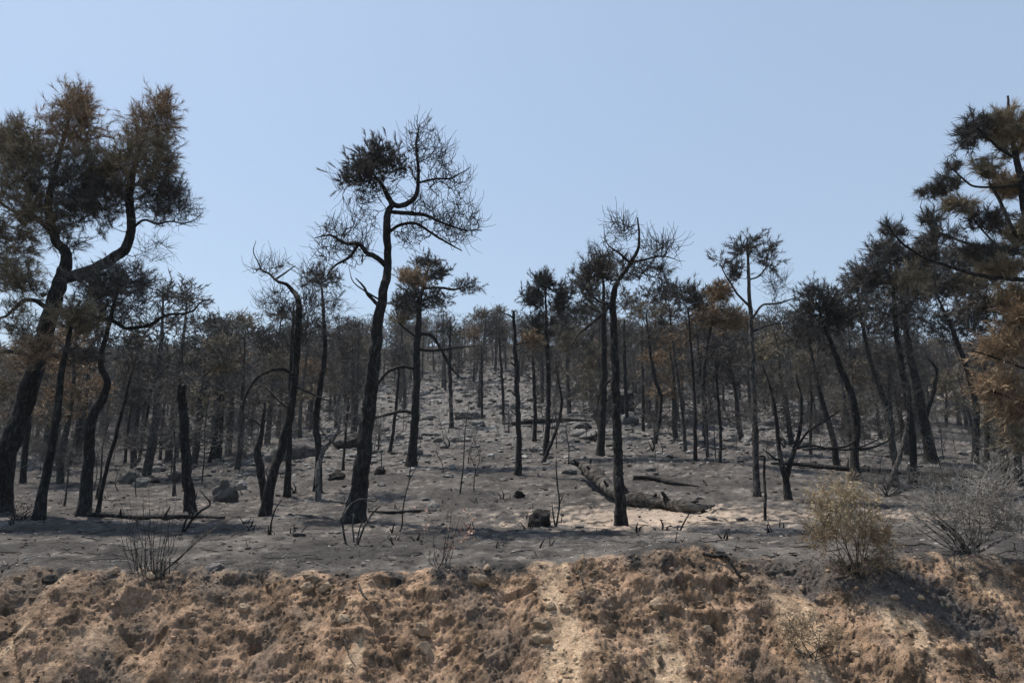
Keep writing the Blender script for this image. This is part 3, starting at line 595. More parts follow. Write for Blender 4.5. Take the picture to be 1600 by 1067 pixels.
# ------------------------------------------------------------ pines of the middle distance: label, stem, zones, options
MID = [
 ('burnt pine with S shaped trunk and dark crown behind the big left pine', [(130, 806, 25), (138, 730, 22), (142, 660, 20), (158, 628, 17), (167, 600, 14), (158, 572, 12), (160, 545, 10), (172, 500, 8), (185, 450, 5), (195, 425, 3)],
  [(150, 450, 50, 34, 80, .85, 'K'), (205, 440, 34, 34, 60, .8, 'K'), (195, 480, 45, 30, 50, .3, 'K'), (120, 500, 45, 30, 50, .6, 'G'), (230, 480, 30, 30, 36, 0, 'K'), (190, 530, 50, 22, 40, .1, 'K')], dict(S=16, tw=5, nn=14)),
 ('slim pine leaning right between the big left pine and the S shaped trunk', [(60, 812, 22), (72, 740, 17), (84, 680, 15), (93, 610, 14), (101, 560, 11), (112, 500, 7), (125, 470, 4)],
  [(120, 500, 45, 34, 60, .7, 'G'), (60, 545, 40, 30, 44, .7, 'B'), (125, 560, 45, 20, 50, .25, 'K'), (20, 500, 40, 30, 34, .7, 'G')], dict(S=14, nn=12)),
 ('thin slanted pole of a burnt pine right of the S shaped trunk', [(153, 800, 9), (162, 750, 8), (174, 705, 8), (186, 660, 7), (200, 605, 5), (212, 560, 3)], [(210, 580, 28, 26, 40, .1, 'K'), (215, 630, 25, 20, 20, 0, 'K')], dict()),
 ('short thick pine trunk at the far left with orange needles behind it', [(40, 720, 12), (45, 640, 10), (52, 580, 8), (60, 530, 4)], [(150, 610, 24, 14, 26, 1, 'O'), (100, 610, 34, 22, 50, 1, 'O'), (45, 560, 45, 34, 60, .7, 'B'), (10, 610, 30, 30, 40, .6, 'G')], dict(depth=26)),
 ('dark pine with double stem and sparse flat tuft left of the tallest pine', [(496, 768, 17), (498, 710, 14), (494, 660, 14), (500, 605, 12), (507, 560, 10), (506, 500, 7), (503, 450, 4)],
  [(500, 440, 30, 12, 40, .9, 'K'), (520, 480, 34, 30, 50, .05, 'K'), (480, 520, 36, 34, 50, 0, 'K'), (530, 530, 36, 34, 50, 0, 'K'), (500, 580, 46, 28, 40, 0, 'K')], dict(S=14, nn=12, curl=.3)),
 ('straight charred trunk close behind the bent pine', [(449, 776, 15), (451, 720, 12), (453, 660, 11), (455, 590, 10), (457, 520, 7), (459, 480, 4)], [(470, 500, 34, 34, 46, .1, 'K'), (430, 560, 40, 34, 50, .05, 'K')], dict(S=14)),
 ('slim pine with grey veil of twigs right of the sturdy pine', [(706, 670, 9), (704, 620, 8), (703, 570, 7), (703, 520, 4), (703, 495, 2)], [(703, 515, 26, 22, 40, .5, 'K'), (700, 560, 30, 24, 40, .1, 'K')], dict()),
 ('pine with dense dark pointed crown left of centre gap', [(852, 712, 12), (856, 660, 11), (857, 600, 10), (855, 540, 8), (853, 480, 5), (852, 425, 2)],
  [(852, 440, 18, 20, 44, 1, 'K'), (835, 470, 22, 26, 50, 1, 'K'), (875, 468, 18, 26, 44, 1, 'K'), (850, 510, 40, 26, 60, .6, 'K'), (850, 555, 38, 24, 40, .15, 'K')], dict(nn=14, nlen=.2, S=12)),
 ('thin curved pine stem leaning right beside the dark pointed crown pine', [(849, 722, 8), (860, 695, 7), (873, 660, 7), (878, 625, 6), (872, 595, 4), (868, 560, 2)], [(870, 570, 20, 18, 20, .1, 'K')], dict()),
 ('slim pine behind snag with wispy grey crown', [(835, 690, 9), (836, 640, 8), (834, 590, 7), (832, 540, 4), (831, 510, 2)], [(830, 540, 30, 30, 50, .2, 'K'), (835, 590, 26, 20, 24, 0, 'K')], dict()),
 ('pine with broad dark crown just left of the spiky topped pine', [(938, 712, 17), (941, 660, 15), (944, 590, 14), (944, 520, 11), (943, 460, 7), (942, 415, 3)],
  [(942, 418, 22, 18, 50, 1, 'G'), (915, 445, 24, 26, 50, .9, 'K'), (905, 490, 36, 30, 60, .2, 'K'), (955, 480, 36, 34, 50, .2, 'K'), (920, 545, 45, 26, 50, .05, 'K')], dict(S=14, nn=12, nlen=.18)),
 ('leaning crooked pine stem with forked foot of the right centre stand', [(1023, 693, 10), (1030, 655, 9), (1032, 620, 9), (1022, 585, 7), (1015, 540, 5), (1010, 490, 3)], [(1010, 480, 40, 30, 60, .5, 'G'), (1020, 540, 40, 28, 50, .05, 'K')], dict()),
 ('black pine stem nearest the log in the right centre stand', [(1087, 720, 8), (1086, 660, 8), (1084, 600, 7), (1080, 540, 5), (1075, 480, 3)], [(1070, 465, 42, 28, 70, .8, 'K'), (1080, 520, 40, 34, 60, .2, 'B')], dict(nn=12, nlen=.2)),
 ('grey pine stem leaning left in the right centre stand', [(1071, 705, 8), (1067, 650, 8), (1060, 600, 7), (1052, 540, 5), (1045, 470, 2)], [(1040, 455, 34, 20, 50, .9, 'K'), (1045, 510, 36, 34, 60, .2, 'K')], dict(bark=M_BARK2)),
 ('pine with orange brown crown against the sky right of centre', [(1104, 700, 9), (1102, 640, 9), (1100, 580, 8), (1112, 500, 6), (1120, 450, 3)], [(1122, 455, 26, 18, 60, 1, 'O'), (1105, 490, 38, 26, 80, 1, 'B'), (1140, 500, 30, 22, 50, .9, 'B'), (1120, 550, 45, 30, 60, .2, 'K')], dict(nn=14, nlen=.22)),
 ('thin black pine stem left of the slender tufted pine', [(1125, 722, 7), (1126, 670, 7), (1122, 620, 6), (1118, 560, 4)], [(1122, 560, 34, 34, 60, .15, 'K')], dict()),
 ('pale thin stem with a fork near its foot between two black stems', [(1106, 715, 6), (1104, 680, 5), (1100, 640, 4), (1096, 600, 2)], [(1100, 620, 22, 24, 24, 0, 'K')], dict(bark=M_BARK2, tcol=(.10, .095, .09))),
 ('dark pine stem half hidden behind the spiky topped pine', [(980, 660, 9), (978, 620, 8), (976, 560, 7), (975, 500, 4)], [(990, 470, 36, 26, 60, .6, 'K'), (985, 530, 36, 30, 50, .1, 'K')], dict(nn=10)),
 ('straight pine stem right of the spiky topped pine', [(1005, 675, 7), (1005, 630, 7), (1004, 580, 6), (1003, 520, 3)], [(1003, 530, 32, 34, 60, .2, 'K')], dict()),
 ('thick black pine at right leaning left with flared foot above yellow shrub', [(1338, 752, 26), (1335, 720, 17), (1338, 670, 16), (1333, 625, 15), (1318, 585, 12), (1302, 545, 10), (1288, 510, 6), (1275, 470, 3)],
  [(1270, 470, 45, 26, 80, .9, 'K'), (1300, 500, 45, 30, 70, .7, 'K'), (1250, 520, 40, 34, 60, .4, 'K'), (1320, 560, 50, 34, 60, 0, 'K'), (1350, 650, 45, 30, 34, 0, 'K')],
  dict(S=16, nn=12, nlen=.18, limbs=[([(1338, 700, 5), (1360, 700, 4), (1385, 690, 3), (1410, 672, 1.5)], -.4), ([(1338, 690, 5), (1320, 698, 4), (1295, 700, 4), (1255, 702, 3)], -.6)])),
 ('twin curved pine stems at right crossing near the ground, left one', [(1308, 732, 13), (1303, 690, 12), (1292, 650, 11), (1280, 610, 9), (1272, 570, 6), (1262, 520, 4)], [(1262, 520, 40, 34, 60, .4, 'K'), (1280, 580, 40, 34, 50, 0, 'K')], dict(S=12)),
 ('pine with tall grey crown at the right leaning far left', [(1398, 718, 14), (1390, 670, 13), (1380, 620, 12), (1362, 570, 9), (1350, 520, 7), (1340, 460, 4)],
  [(1345, 440, 34, 34, 70, .9, 'K'), (1330, 480, 45, 34, 70, .8, 'K'), (1370, 510, 45, 30, 60, .3, 'K'), (1370, 580, 45, 30, 50, 0, 'K')], dict(S=12, nn=12, nlen=.2)),
 ('tall straight dark pine of the right stand with full grey crown', [(1427, 755, 15), (1427, 710, 14), (1424, 660, 14), (1415, 600, 13), (1405, 550, 12), (1398, 480, 9), (1392, 420, 6), (1388, 385, 3)],
  [(1445, 400, 34, 20, 60, 1, 'K'), (1390, 395, 34, 22, 70, 1, 'K'), (1370, 430, 40, 30, 80, .9, 'K'), (1420, 440, 40, 34, 90, .9, 'G'), (1395, 490, 55, 34, 90, .5, 'K'), (1400, 560, 55, 34, 70, .02, 'K')], dict(S=14, nn=14, nlen=.18)),
 ('thick black pine leaning left with a side fork at right', [(1456, 722, 24), (1448, 680, 20), (1440, 640, 19), (1430, 590, 16), (1420, 545, 13), (1412, 490, 9), (1405, 440, 5)],
  [(1430, 450, 50, 34, 90, .8, 'K'), (1460, 500, 50, 34, 70, .4, 'K'), (1450, 570, 50, 34, 50, 0, 'K')], dict(S=16, nn=12, limbs=[([(1448, 660, 8), (1453, 630, 8), (1462, 600, 7), (1462, 575, 5), (1450, 560, 2)], -.4)])),
 ('curved grey pine stem bending right then left in the right stand', [(1385, 765, 11), (1402, 725, 10), (1412, 690, 9), (1419, 650, 7), (1418, 610, 5)], [(1415, 610, 30, 30, 34, 0, 'K')], dict(bark=M_BARK2)),
 ('second curved pine stem hugging the tall straight dark pine', [(1400, 762, 12), (1398, 725, 10), (1396, 690, 9), (1392, 640, 8), (1388, 590, 5)], [(1385, 600, 34, 34, 34, 0, 'K')], dict(bark=M_BARK2)),
 ('black pine with long left slanting stem under the orange foliage', [(1524, 725, 14), (1525, 680, 13), (1524, 630, 12), (1512, 580, 10), (1498, 540, 9), (1484, 505, 8), (1470, 475, 5), (1455, 440, 3)],
  [(1490, 408, 45, 22, 80, 1, 'K'), (1545, 432, 45, 22, 70, 1, 'G'), (1470, 440, 50, 30, 90, .9, 'K'), (1510, 450, 45, 34, 90, .8, 'G'), (1500, 510, 50, 30, 60, .4, 'K'), (1540, 500, 40, 34, 60, .6, 'K')], dict(S=14, nn=12, nlen=.2)),
 ('thin slanting grey pine pole left of the orange foliage', [(1512, 650, 8), (1506, 610, 7), (1498, 565, 6), (1488, 520, 4), (1480, 480, 2)], [(1485, 490, 34, 24, 40, .3, 'K')], dict(bark=M_BARK2)),
 ('dark pine stem right of the long slanting one, bushy with twigs', [(1542, 720, 10), (1542, 670, 10), (1540, 620, 8), (1538, 570, 5)], [(1545, 600, 40, 40, 60, .3, 'B'), (1550, 680, 40, 30, 40, 0, 'K')], dict()),
 ('bent black pine stem low at the right edge', [(1570, 758, 14), (1572, 720, 12), (1566, 690, 11), (1568, 650, 8)], [(1570, 650, 34, 34, 60, .5, 'G'), (1575, 700, 34, 20, 34, 0, 'K')], dict()),
 ('outermost black pine stem low at the right edge', [(1592, 758, 16), (1590, 715, 14), (1594, 670, 12), (1598, 620, 8)], [(1595, 640, 34, 34, 50, .4, 'B')], dict()),
 ('small straight trunk between the twin stems and the two stemmed tree', [(1267, 710, 6), (1267, 670, 6), (1268, 630, 5), (1266, 590, 2)], [(1266, 590, 26, 30, 40, 0, 'K')], dict()),
 ('dark pine stem behind the broken snag with curved foot', [(787, 660, 6), (785, 600, 6), (782, 560, 5), (780, 520, 3)], [(780, 530, 26, 26, 50, .3, 'K')], dict()),
 ('thin upright pole alone on the rubble slope', [(753, 655, 5), (753, 610, 4.5), (753, 580, 4), (752, 540, 2)], [(752, 550, 16, 22, 24, 0, 'K')], dict()),
 ('tall dark pine with leaning stem and ragged top on the left skyline', [(305, 712, 11), (312, 660, 10), (322, 600, 9), (334, 550, 8), (340, 515, 4)], [(330, 510, 34, 18, 60, .9, 'K'), (310, 545, 45, 26, 60, .5, 'K'), (340, 580, 45, 26, 50, .1, 'K')], dict(nn=12, nlen=.2)),
 ('leaning dark pine stem second right of the cut trunk', [(327, 722, 8), (337, 680, 8), (344, 630, 7), (350, 590, 5)], [(352, 570, 36, 26, 60, .2, 'B')], dict()),
 ('dark pine stem with a thick foot right of the leaning one', [(343, 718, 9), (345, 680, 8), (348, 630, 7), (352, 580, 5)], [(375, 560, 36, 22, 50, .4, 'B'), (360, 600, 34, 24, 40, 0, 'K')], dict()),
 ('slim pine stem behind the cut trunk leaning right', [(217, 722, 6), (226, 670, 6), (235, 620, 5), (243, 570, 3)], [(240, 570, 40, 30, 60, .2, 'K')], dict()),
 ('straight slim pine in the left thicket topped with grey twigs', [(250, 718, 6), (254, 660, 6), (260, 600, 5), (264, 560, 3)], [(262, 555, 40, 34, 70, .5, 'K')], dict()),
 ('leftmost slim pole of the thicket by the rocks', [(195, 724, 6), (200, 670, 5), (207, 620, 4), (212, 580, 2)], [(208, 600, 34, 34, 50, .1, 'K')], dict()),
 ('dark leaning pole between the tallest and the sturdy pine', [(609, 707, 8), (615, 670, 7), (620, 620, 6), (624, 570, 4)], [(625, 560, 34, 34, 60, .2, 'K')], dict()),
 ('small black pole right of the pale dead stem', [(536, 735, 6), (538, 700, 5), (542, 660, 5), (545, 620, 3)], [(545, 620, 26, 34, 40, .05, 'K')], dict()),
]
for i, (lb, st, zn, op) in enumerate(MID):
    op = dict(op); op.setdefault('S', 9); op.setdefault('dens', 1.5 if st[0][0] > 1230 else 1.2)
    make_tree('burnt_pine', lb, PINE, st, zn, seed=200 + i * 3, group='burnt pines on the slope', stepm=.12, **op)

# ------------------------------------------------------------ snags, bare trees
make_tree('cut_trunk', 'branchless charred trunk with a flat broken top at left', 'tree trunk',
  [(297, 800, 23), (293, 745, 20), (289, 690, 19), (287, 640, 18), (286, 604, 17)], [], seed=71, S=24, amp=.14, stepm=.04, cap=True, ragged=.05)
make_tree('broken_snag', 'short broken black snag left of the bent pine', 'dead tree',
  [(413, 782, 13), (408, 740, 16), (402, 705, 15), (408, 680, 10), (411, 655, 8), (414, 634, 4)], [], [([(408, 668, 4), (402, 660, 3), (396, 655, 1.5)], -.1), ([(412, 660, 4), (418, 655, 2)], .1)], seed=72, S=18, amp=.16, stepm=.04, cap=True, ragged=.12, flare=.1)
make_tree('broken_snag', 'tall branchless snag with broken top and knobbly stubs in the centre', 'dead tree',
  [(809, 742, 15), (811, 700, 12), (809, 640, 11), (807, 580, 10), (804, 530, 8), (802, 488, 6)], [(830, 532, 14, 8, 24, 1, 'B')],
  [([(803, 496, 4), (795, 492, 3), (788, 490, 2)], -.1), ([(806, 560, 3), (798, 558, 3)], 0), ([(807, 572, 4), (797, 566, 3)], -.1), ([(806, 590, 4), (798, 586, 3)], .1), ([(805, 550, 3), (814, 545, 2)], .1), ([(808, 620, 4), (800, 612, 3)], 0), ([(805, 538, 3), (825, 535, 2)], 0), ([(809, 650, 3), (797, 640, 1.5), (790, 630, 1)], .2)],
  seed=73, S=16, amp=.16, stepm=.05, cap=True, ragged=.1, nn=12, nodefrom=.7)
make_tree('dead_tree', 'ash grey curved dead stem left of the tallest pine', 'dead tree',
  [(497, 782, 12), (496, 750, 10), (499, 722, 10), (508, 700, 9), (521, 685, 7), (530, 665, 5), (532, 630, 3)], [(530, 650, 20, 30, 24, 0, 'W')],
  [([(518, 690, 5), (508, 680, 4), (500, 668, 2.5), (498, 660, 1.5)], -.2), ([(526, 680, 3), (535, 672, 2), (545, 668, 1)], .1)], seed=74, S=14, amp=.12, stepm=.05, bark=bark_mat('ash_grey_bark', (.12, .112, .104), (.27, .255, .24)), tcol=(.17, .16, .15), tw=3)
make_tree('dead_tree', 'low two stemmed bare tree with wide crooked branches right of the char post', 'dead tree',
  [(1232, 780, 15), (1229, 755, 13), (1224, 733, 12), (1217, 700, 9), (1214, 665, 8), (1212, 640, 6), (1202, 600, 4), (1192, 570, 2)],
  [(1205, 610, 30, 34, 40, 0, 'K'), (1250, 600, 30, 34, 40, 0, 'K'), (1185, 650, 22, 24, 20, 0, 'K'), (1300, 680, 34, 20, 20, 0, 'K'), (1260, 660, 30, 26, 26, 0, 'K'), (1225, 640, 20, 20, 14, 0, 'K')],
  [([(1227, 748, 11), (1236, 720, 9), (1243, 698, 8), (1252, 660, 6), (1252, 620, 4), (1244, 585, 2)], .2), ([(1220, 722, 4), (1210, 716, 4), (1200, 708, 3), (1192, 702, 2)], -.2),
   ([(1240, 700, 5), (1262, 676, 4), (1285, 660, 4), (1312, 642, 2)], -.4, 1), ([(1242, 702, 4), (1270, 696, 4), (1300, 702, 3), (1340, 700, 3), (1385, 680, 1.5)], -.7, 1)],
  seed=75, S=14, amp=.1, stepm=.05, tw=5, tcol=(.10, .094, .088), nodefrom=.4, curl=.25, rmin=.0045)
make_tree('charred_post', 'thin upright charred post left of the low two stemmed tree', 'dead stem', [(1196, 812, 6), (1196, 780, 6), (1195, 745, 5.5), (1194, 712, 4.5)], [], seed=76, S=12, amp=.2, stepm=.03, cap=True, flare=.1)
make_tree('dead_tree', 'broken leaning pole propped on the slope behind the curved stem', 'dead tree', [(890, 622, 8), (897, 612, 7), (905, 600, 7), (912, 588, 5)], [], seed=77, S=8, flare=0)
for i, (lb, st, zn) in enumerate([
  ('grey bare sapling twiggy at left beside the thin slanted pole', [(150, 780, 5), (158, 740, 4), (160, 700, 3), (170, 660, 2)], [(165, 690, 24, 40, 50, 0, 'K')]),
  ('bare sapling with pale twigs between the two leftmost leaning pines', [(100, 790, 4), (106, 750, 3), (108, 720, 2)], [(112, 715, 18, 24, 34, 0, 'K')]),
  ('bare grey tree in front of the left rocks', [(272, 775, 7), (272, 735, 6), (274, 700, 5), (270, 660, 3)], [(275, 660, 26, 45, 60, 0, 'K'), (260, 620, 26, 30, 30, 0, 'K')]),
  ('small bare tree beside the stones right of the tallest pine', [(591, 705, 4), (592, 685, 4), (592, 665, 2)], [(592, 672, 18, 22, 34, 0, 'K')]),
  ('tiny bare sapling on the rubble slope left of the snag', [(795, 675, 3), (795, 655, 2)], [(797, 650, 10, 14, 18, 0, 'K')])]):
    make_tree('bare_sapling', lb, 'sapling', st, zn, seed=80 + i, tcol=(.10, .095, .09), nodefrom=.15, S=7, stepm=.08, tw=3, bark=M_BARK2)

LM = [(150, 'behind the big left pine'), (290, 'left of the cut trunk'), (410, 'between the cut trunk and the bent pine'), (560, 'between the bent pine and the tallest pine'), (640, 'between the tallest and the sturdy pine'),
      (805, 'between the sturdy pine and the tall snag'), (965, 'between the tall snag and the spiky topped pine'), (1180, 'between the spiky topped and the slender tufted pine'), (1335, 'behind the low two stemmed tree'), (1460, 'behind the thick leaning right pines'), (9999, 'towards the right edge')]
def where(px): return next(t for a, t in LM if px < a)
# ------------------------------------------------------------ pine copies on the far slope
def local_tree(seed, H, r0, leanx, crown, trunkS=6, ck='K', npb=.6, ntg=70, tw=4, nn=7, bare=.4, rmin=.017, nwid=.032, nlen=.26):
    rs_ = np.random.RandomState(seed)
    k = 6; z = np.linspace(0, H, k); x = leanx * (z / H) ** 1.3 + np.cumsum(rs_.randn(k) * .07 * H / 8); y = np.cumsum(rs_.randn(k) * .06 * H / 8)
    path = catmull(np.stack([x - x[0], y - y[0], z], 1), 16); path = np.vstack([path[0] - (0, 0, .5), path])
    rad = np.append(r0 * 1.5, np.linspace(r0 * 1.2, r0 * .18, 16))
    g = Geo(); stem_geo(g, path, rad, trunkS, .12)
    Z = []
    top = path[-1]
    for q in range(4):
        hz = H * (crown + (1 - crown) * (q + .7) / 4.2); c = path[min(16, int(16 * hz / H) + 1)] + np.append(rs_.randn(2) * .35, 0)
        wdt = H * (.27 - .034 * q) * rs_.uniform(.8, 1.2)
        Z.append((c, np.array([wdt, wdt, H * .10]), ntg // 4, npb * (1.2 if q > 1 else .5), ck if q != 3 or ck != 'K' else rs_.choice(['K', 'G', 'K'])))
    Z.append((path[int(16 * (crown - .08))] + 0, np.array([H * .24, H * .24, H * .13]), int(ntg * bare), 0, 'K'))
    cg, ng = grow(path[5:], rad[5:], Z, tw, rmin, seed, tcol=(.085, .080, .075), nn=nn, nlen=nlen, nwid=nwid, twl=.5, K=6, bsides=3, tk=3, curl=.3)
    return g, cg, ng
VAR = []
cols = ['K', 'K', 'G', 'K', 'B', 'K', 'G', 'O', 'K', 'K', 'K', 'G']
for i in range(12):
    H = [7.5, 8.5, 6.5, 9, 7, 8, 6, 6.5, 5.5, 8, 9.5, 7][i]
    g, cg, ng = local_tree(500 + i, H, .10 + .012 * H / 1.5, rs.uniform(-.8, .8), .36, ck=cols[i], npb=[.5, .7, .8, .1, .9, .6, .5, 1, 0, .8, .5, .8][i], ntg=150, nwid=.042)
    VAR.append((g.mesh('pine_trunk', M_BARK2), cg.mesh('pine_crown', M_TWIG), ng.mesh('pine_needles', M_NEEDLE, False), H))
proto = {}
def place_pine(i, loc, rz, s, label, group):
    tm, cm, nm, H = VAR[i]
    if i not in proto:
        e = link('distant_pine', None); t = link('trunk', tm, e); c = link('crown', cm, e)
        if len(nm.vertices): link('needles', nm, c)
        proto[i] = e
    else:
        src = proto[i]; e = src.copy(); COL.objects.link(e)
        for ch in src.children:
            c = ch.copy(); COL.objects.link(c); c.parent = e
            for gch in ch.children:
                d = gch.copy(); COL.objects.link(d); d.parent = c
    e.location = loc; e.rotation_euler = (0, 0, rz); e.scale = (s, s, s)
    tag(e, label, PINE, group)
rp = np.random.RandomState(77)
spots = []
def try_spot(u, Y, mind):
    for (a, b) in spots:
        if (a - u * Y) ** 2 + (b - Y) ** 2 < mind * mind: return False
    spots.append((u * Y, Y)); return True
n = 0; tries = 0
while n < 288 and tries < 20000:
    tries += 1
    Y = 24 + 75 * rp.rand() ** .8; u = rp.uniform(-.84, .84); px = 800 + u * F
    if Y < 50 and 560 < px < 900: continue
    if Y < 34 and 430 < px < 1260: continue
    if Y < 28 and px > 1260: continue
    if Y < 72 and 640 < px < 840 and rp.rand() < .8: continue
    if px > 640 and Y < 45 and rp.rand() < .35: continue
    if not try_spot(u, Y, 1.9 if px < 560 or px > 880 else 2.8): continue
    x = u * Y; z = float(height(np.array([x]), np.array([Y]))[0])
    v = rp.randint(0, 12)
    if v == 7 and rp.rand() < .55: v = 3
    if v == 4 and rp.rand() < .4: v = 9
    if v == 7 and Y < 50: v = 5
    hs = .78 + .32 * rp.rand()
    if Y < 45: hs *= .92
    look = {'B': 'brownish', 'O': 'orange brown', 'G': 'olive grey'}.get(cols[v], 'dark sooty')
    if v in (3, 8): look = 'bare twiggy'
    hgt = 'low on the slope' if Y < 45 else ('half way up' if Y < 70 else 'near the ridge')
    place_pine(v, (x, Y, z - .1), rp.rand() * 6.28, hs, look + ' pine ' + hgt + ' ' + where(px), 'small burnt pines on the rising slope')
    n += 1
# the wood beyond: one mass
def low_tree(seed, ck):
    rs_ = np.random.RandomState(seed); H = 6.0
    g = Geo(); p = np.stack([np.linspace(0, rs_.uniform(-.6, .6), 4), np.linspace(0, .3, 4), np.linspace(-.5, H, 4)], 1)
    tubes(g, p[None], np.linspace(.13, .03, 4)[None], 3, (.05, .047, .044))
    m = 24; P0 = p[1] + (p[3] - p[1]) * rs_.rand(m, 1); D = unit(rs_.randn(m, 3) * [1, 1, .4] + [0, 0, .4]); Lh = rs_.uniform(.8, 2.0, (m, 1))
    PP = np.stack([P0, P0 + D * Lh + [0, 0, .25]], 1); tubes(g, PP, np.tile([.045, .02], (m, 1)), 3, (.085, .08, .075))
    tp = PP[rs_.randint(0, m, 90), 1] + rs_.randn(90, 3) * .35
    C = np.tile(PAL[ck], (90, 1)) * rs_.uniform(.6, 1.3, (90, 1)); n_ = Geo()
    needles(g, tp, unit(rs_.randn(90, 3) + [0, 0, .6]), 3, .55, .085, C, .8, .3, rs=rs_)
    return np.concatenate(g.v), g.f, np.concatenate(g.c), g
lows = [low_tree(900 + i, c) for i, c in enumerate(['K', 'G', 'K', 'S', 'B', 'K', 'G', 'G'])]
fw = Geo(); cnt = 0
while cnt < 780:
    Y = 80 + 88 * rp.rand() ** .8; u = rp.uniform(-.9, .9)
    V, Fs, C, g0 = lows[rp.randint(0, len(lows))]
    x = u * Y; z = float(height(np.array([x]), np.array([Y]))[0]) ; a = rp.rand() * 6.28; s = rp.uniform(.7, 1.2)
    ca, sa = math.cos(a), math.sin(a)
    VV = np.stack([V[:, 0] * ca - V[:, 1] * sa, V[:, 0] * sa + V[:, 1] * ca, V[:, 2]], 1) * s + (x, Y, z)
    b0 = fw.n; fw.v.append(VV); fw.c.append(C); fw.n += len(VV)
    fw.f.extend([f + b0 for f in Fs]); cnt += 1
tag(link('far_wood', fw.mesh('far_wood', M_TWIG, False)), 'mass of burnt pines along the far ridge', 'wood', kind='stuff')

# burnt understorey saplings: individuals sharing meshes
SAP = []
for i in range(8):
    rs_ = np.random.RandomState(600 + i); H = [1.2, 1.8, 2.4, .9, 3.0, 1.5, 2.0, 2.8][i]
    path = catmull(np.array([[0, 0, 0], [rs_.randn() * .05, 0, H * .3], [rs_.randn() * .12, .05, H * .65], [rs_.randn() * .2, 0, H]]), 10)
    rad = np.linspace(.016 + .004 * H, .006, 10); g = Geo(); stem_geo(g, np.vstack([path[0] - (0, 0, .1), path]), np.append(rad[0], rad), 5, .1)
    cg, _ = grow(path[3:], rad[3:], [(path[6], np.array([.2 * H, .2 * H, .34 * H]), int(12 + 10 * H), 0, 'K')], 3, .007, 620 + i, twl=.22, tcol=(.11, .104, .098), bsides=3, K=5, tk=3, curl=.4)
    SAP.append((g.mesh('sapling_stem', M_BARK2), cg.mesh('sapling_twigs', M_TWIG)))
for k in range(170):
    Y = 18 + 40 * rp.rand(); u = rp.uniform(-.8, .8); px = 800 + u * F
    if Y < 24 and 860 < px < 1300: continue
    x = u * Y; z = float(height(np.array([x]), np.array([Y]))[0]); mi = rp.randint(0, 8); m = SAP[mi]
    e = link('scorched_sapling', None, None, (x, Y, z)); e.rotation_euler = (rp.randn() * .1, rp.randn() * .1, rp.rand() * 6.28); s = rp.uniform(.6, 1.2); e.scale = (s, s, s)
    link('stem', m[0], e); link('twigs', m[1], e)
    tag(e, ('tall ' if mi in (2, 4, 6, 7) else 'short ') + 'thin leafless sapling ' + ('near, ' if Y < 32 else 'farther up, ') + where(px), 'sapling', 'thin burnt saplings on the slope')

# ------------------------------------------------------------ rocks
import bmesh
def ico(sub):
    bm = bmesh.new(); bmesh.ops.create_icosphere(bm, subdivisions=sub, radius=1)
    v = np.array([p.co[:] for p in bm.verts]); f = np.array([[q.index for q in p.verts] for p in bm.faces]); bm.free(); return v, f
ICO = {k: ico(k) for k in (1, 2, 3, 4)}
def rock_arrays(seed, sub, cuts=7, rough=.12):
    rs_ = np.random.RandomState(seed); v, f = ICO[sub]; v = v.copy()
    v *= (1 + .22 * pn(v[:, 0] * 1.2 + seed, v[:, 1] * 1.2, v[:, 2] * 1.2))[:, None]
    for _ in range(cuts):
        n_ = unit(rs_.randn(3)); d = v @ n_; c = rs_.uniform(.5, .8); v -= np.maximum(d - c, 0)[:, None] * n_ * .93
    v *= (1 + rough * fbm(v[:, 0] * 3 + seed, v[:, 1] * 3, v[:, 2] * 3, 3))[:, None]
    return v, f
def rock(px, py, wp, hp, c, label, name='boulder', cat='boulder', seed=1, rot=None, tilt=0, dp=.8, sink=.2):
    b = ground_pt(px, py); m_ = m_per_px(py, b[1]); v, f = rock_arrays(seed, 4, 16, .20)
    v = v / np.array([np.ptp(v[:, 0]), np.ptp(v[:, 1]), np.ptp(v[:, 2])])
    a = tilt; v = np.stack([v[:, 0] * math.cos(a) - v[:, 2] * math.sin(a), v[:, 1], v[:, 0] * math.sin(a) + v[:, 2] * math.cos(a)], 1)
    v = v * np.array([wp * m_, wp * m_ * dp, hp * m_ * (1 + sink)])
    v[:, 2] -= v[:, 2].min() + hp * m_ * sink; v[:, 1] += wp * m_ * dp * .35
    g = Geo(); g.add(v, f, np.array(c) * (1 if name == 'stone' else .78))
    o = link(name, g.mesh(name, M_STONE if name == 'stone' else M_ROCK), None, b); tag(o, label, cat); return o
BK, GR, PL, TN = (.030, .028, .026), (.115, .108, .102), (.21, .197, .185), (.42, .315, .22)
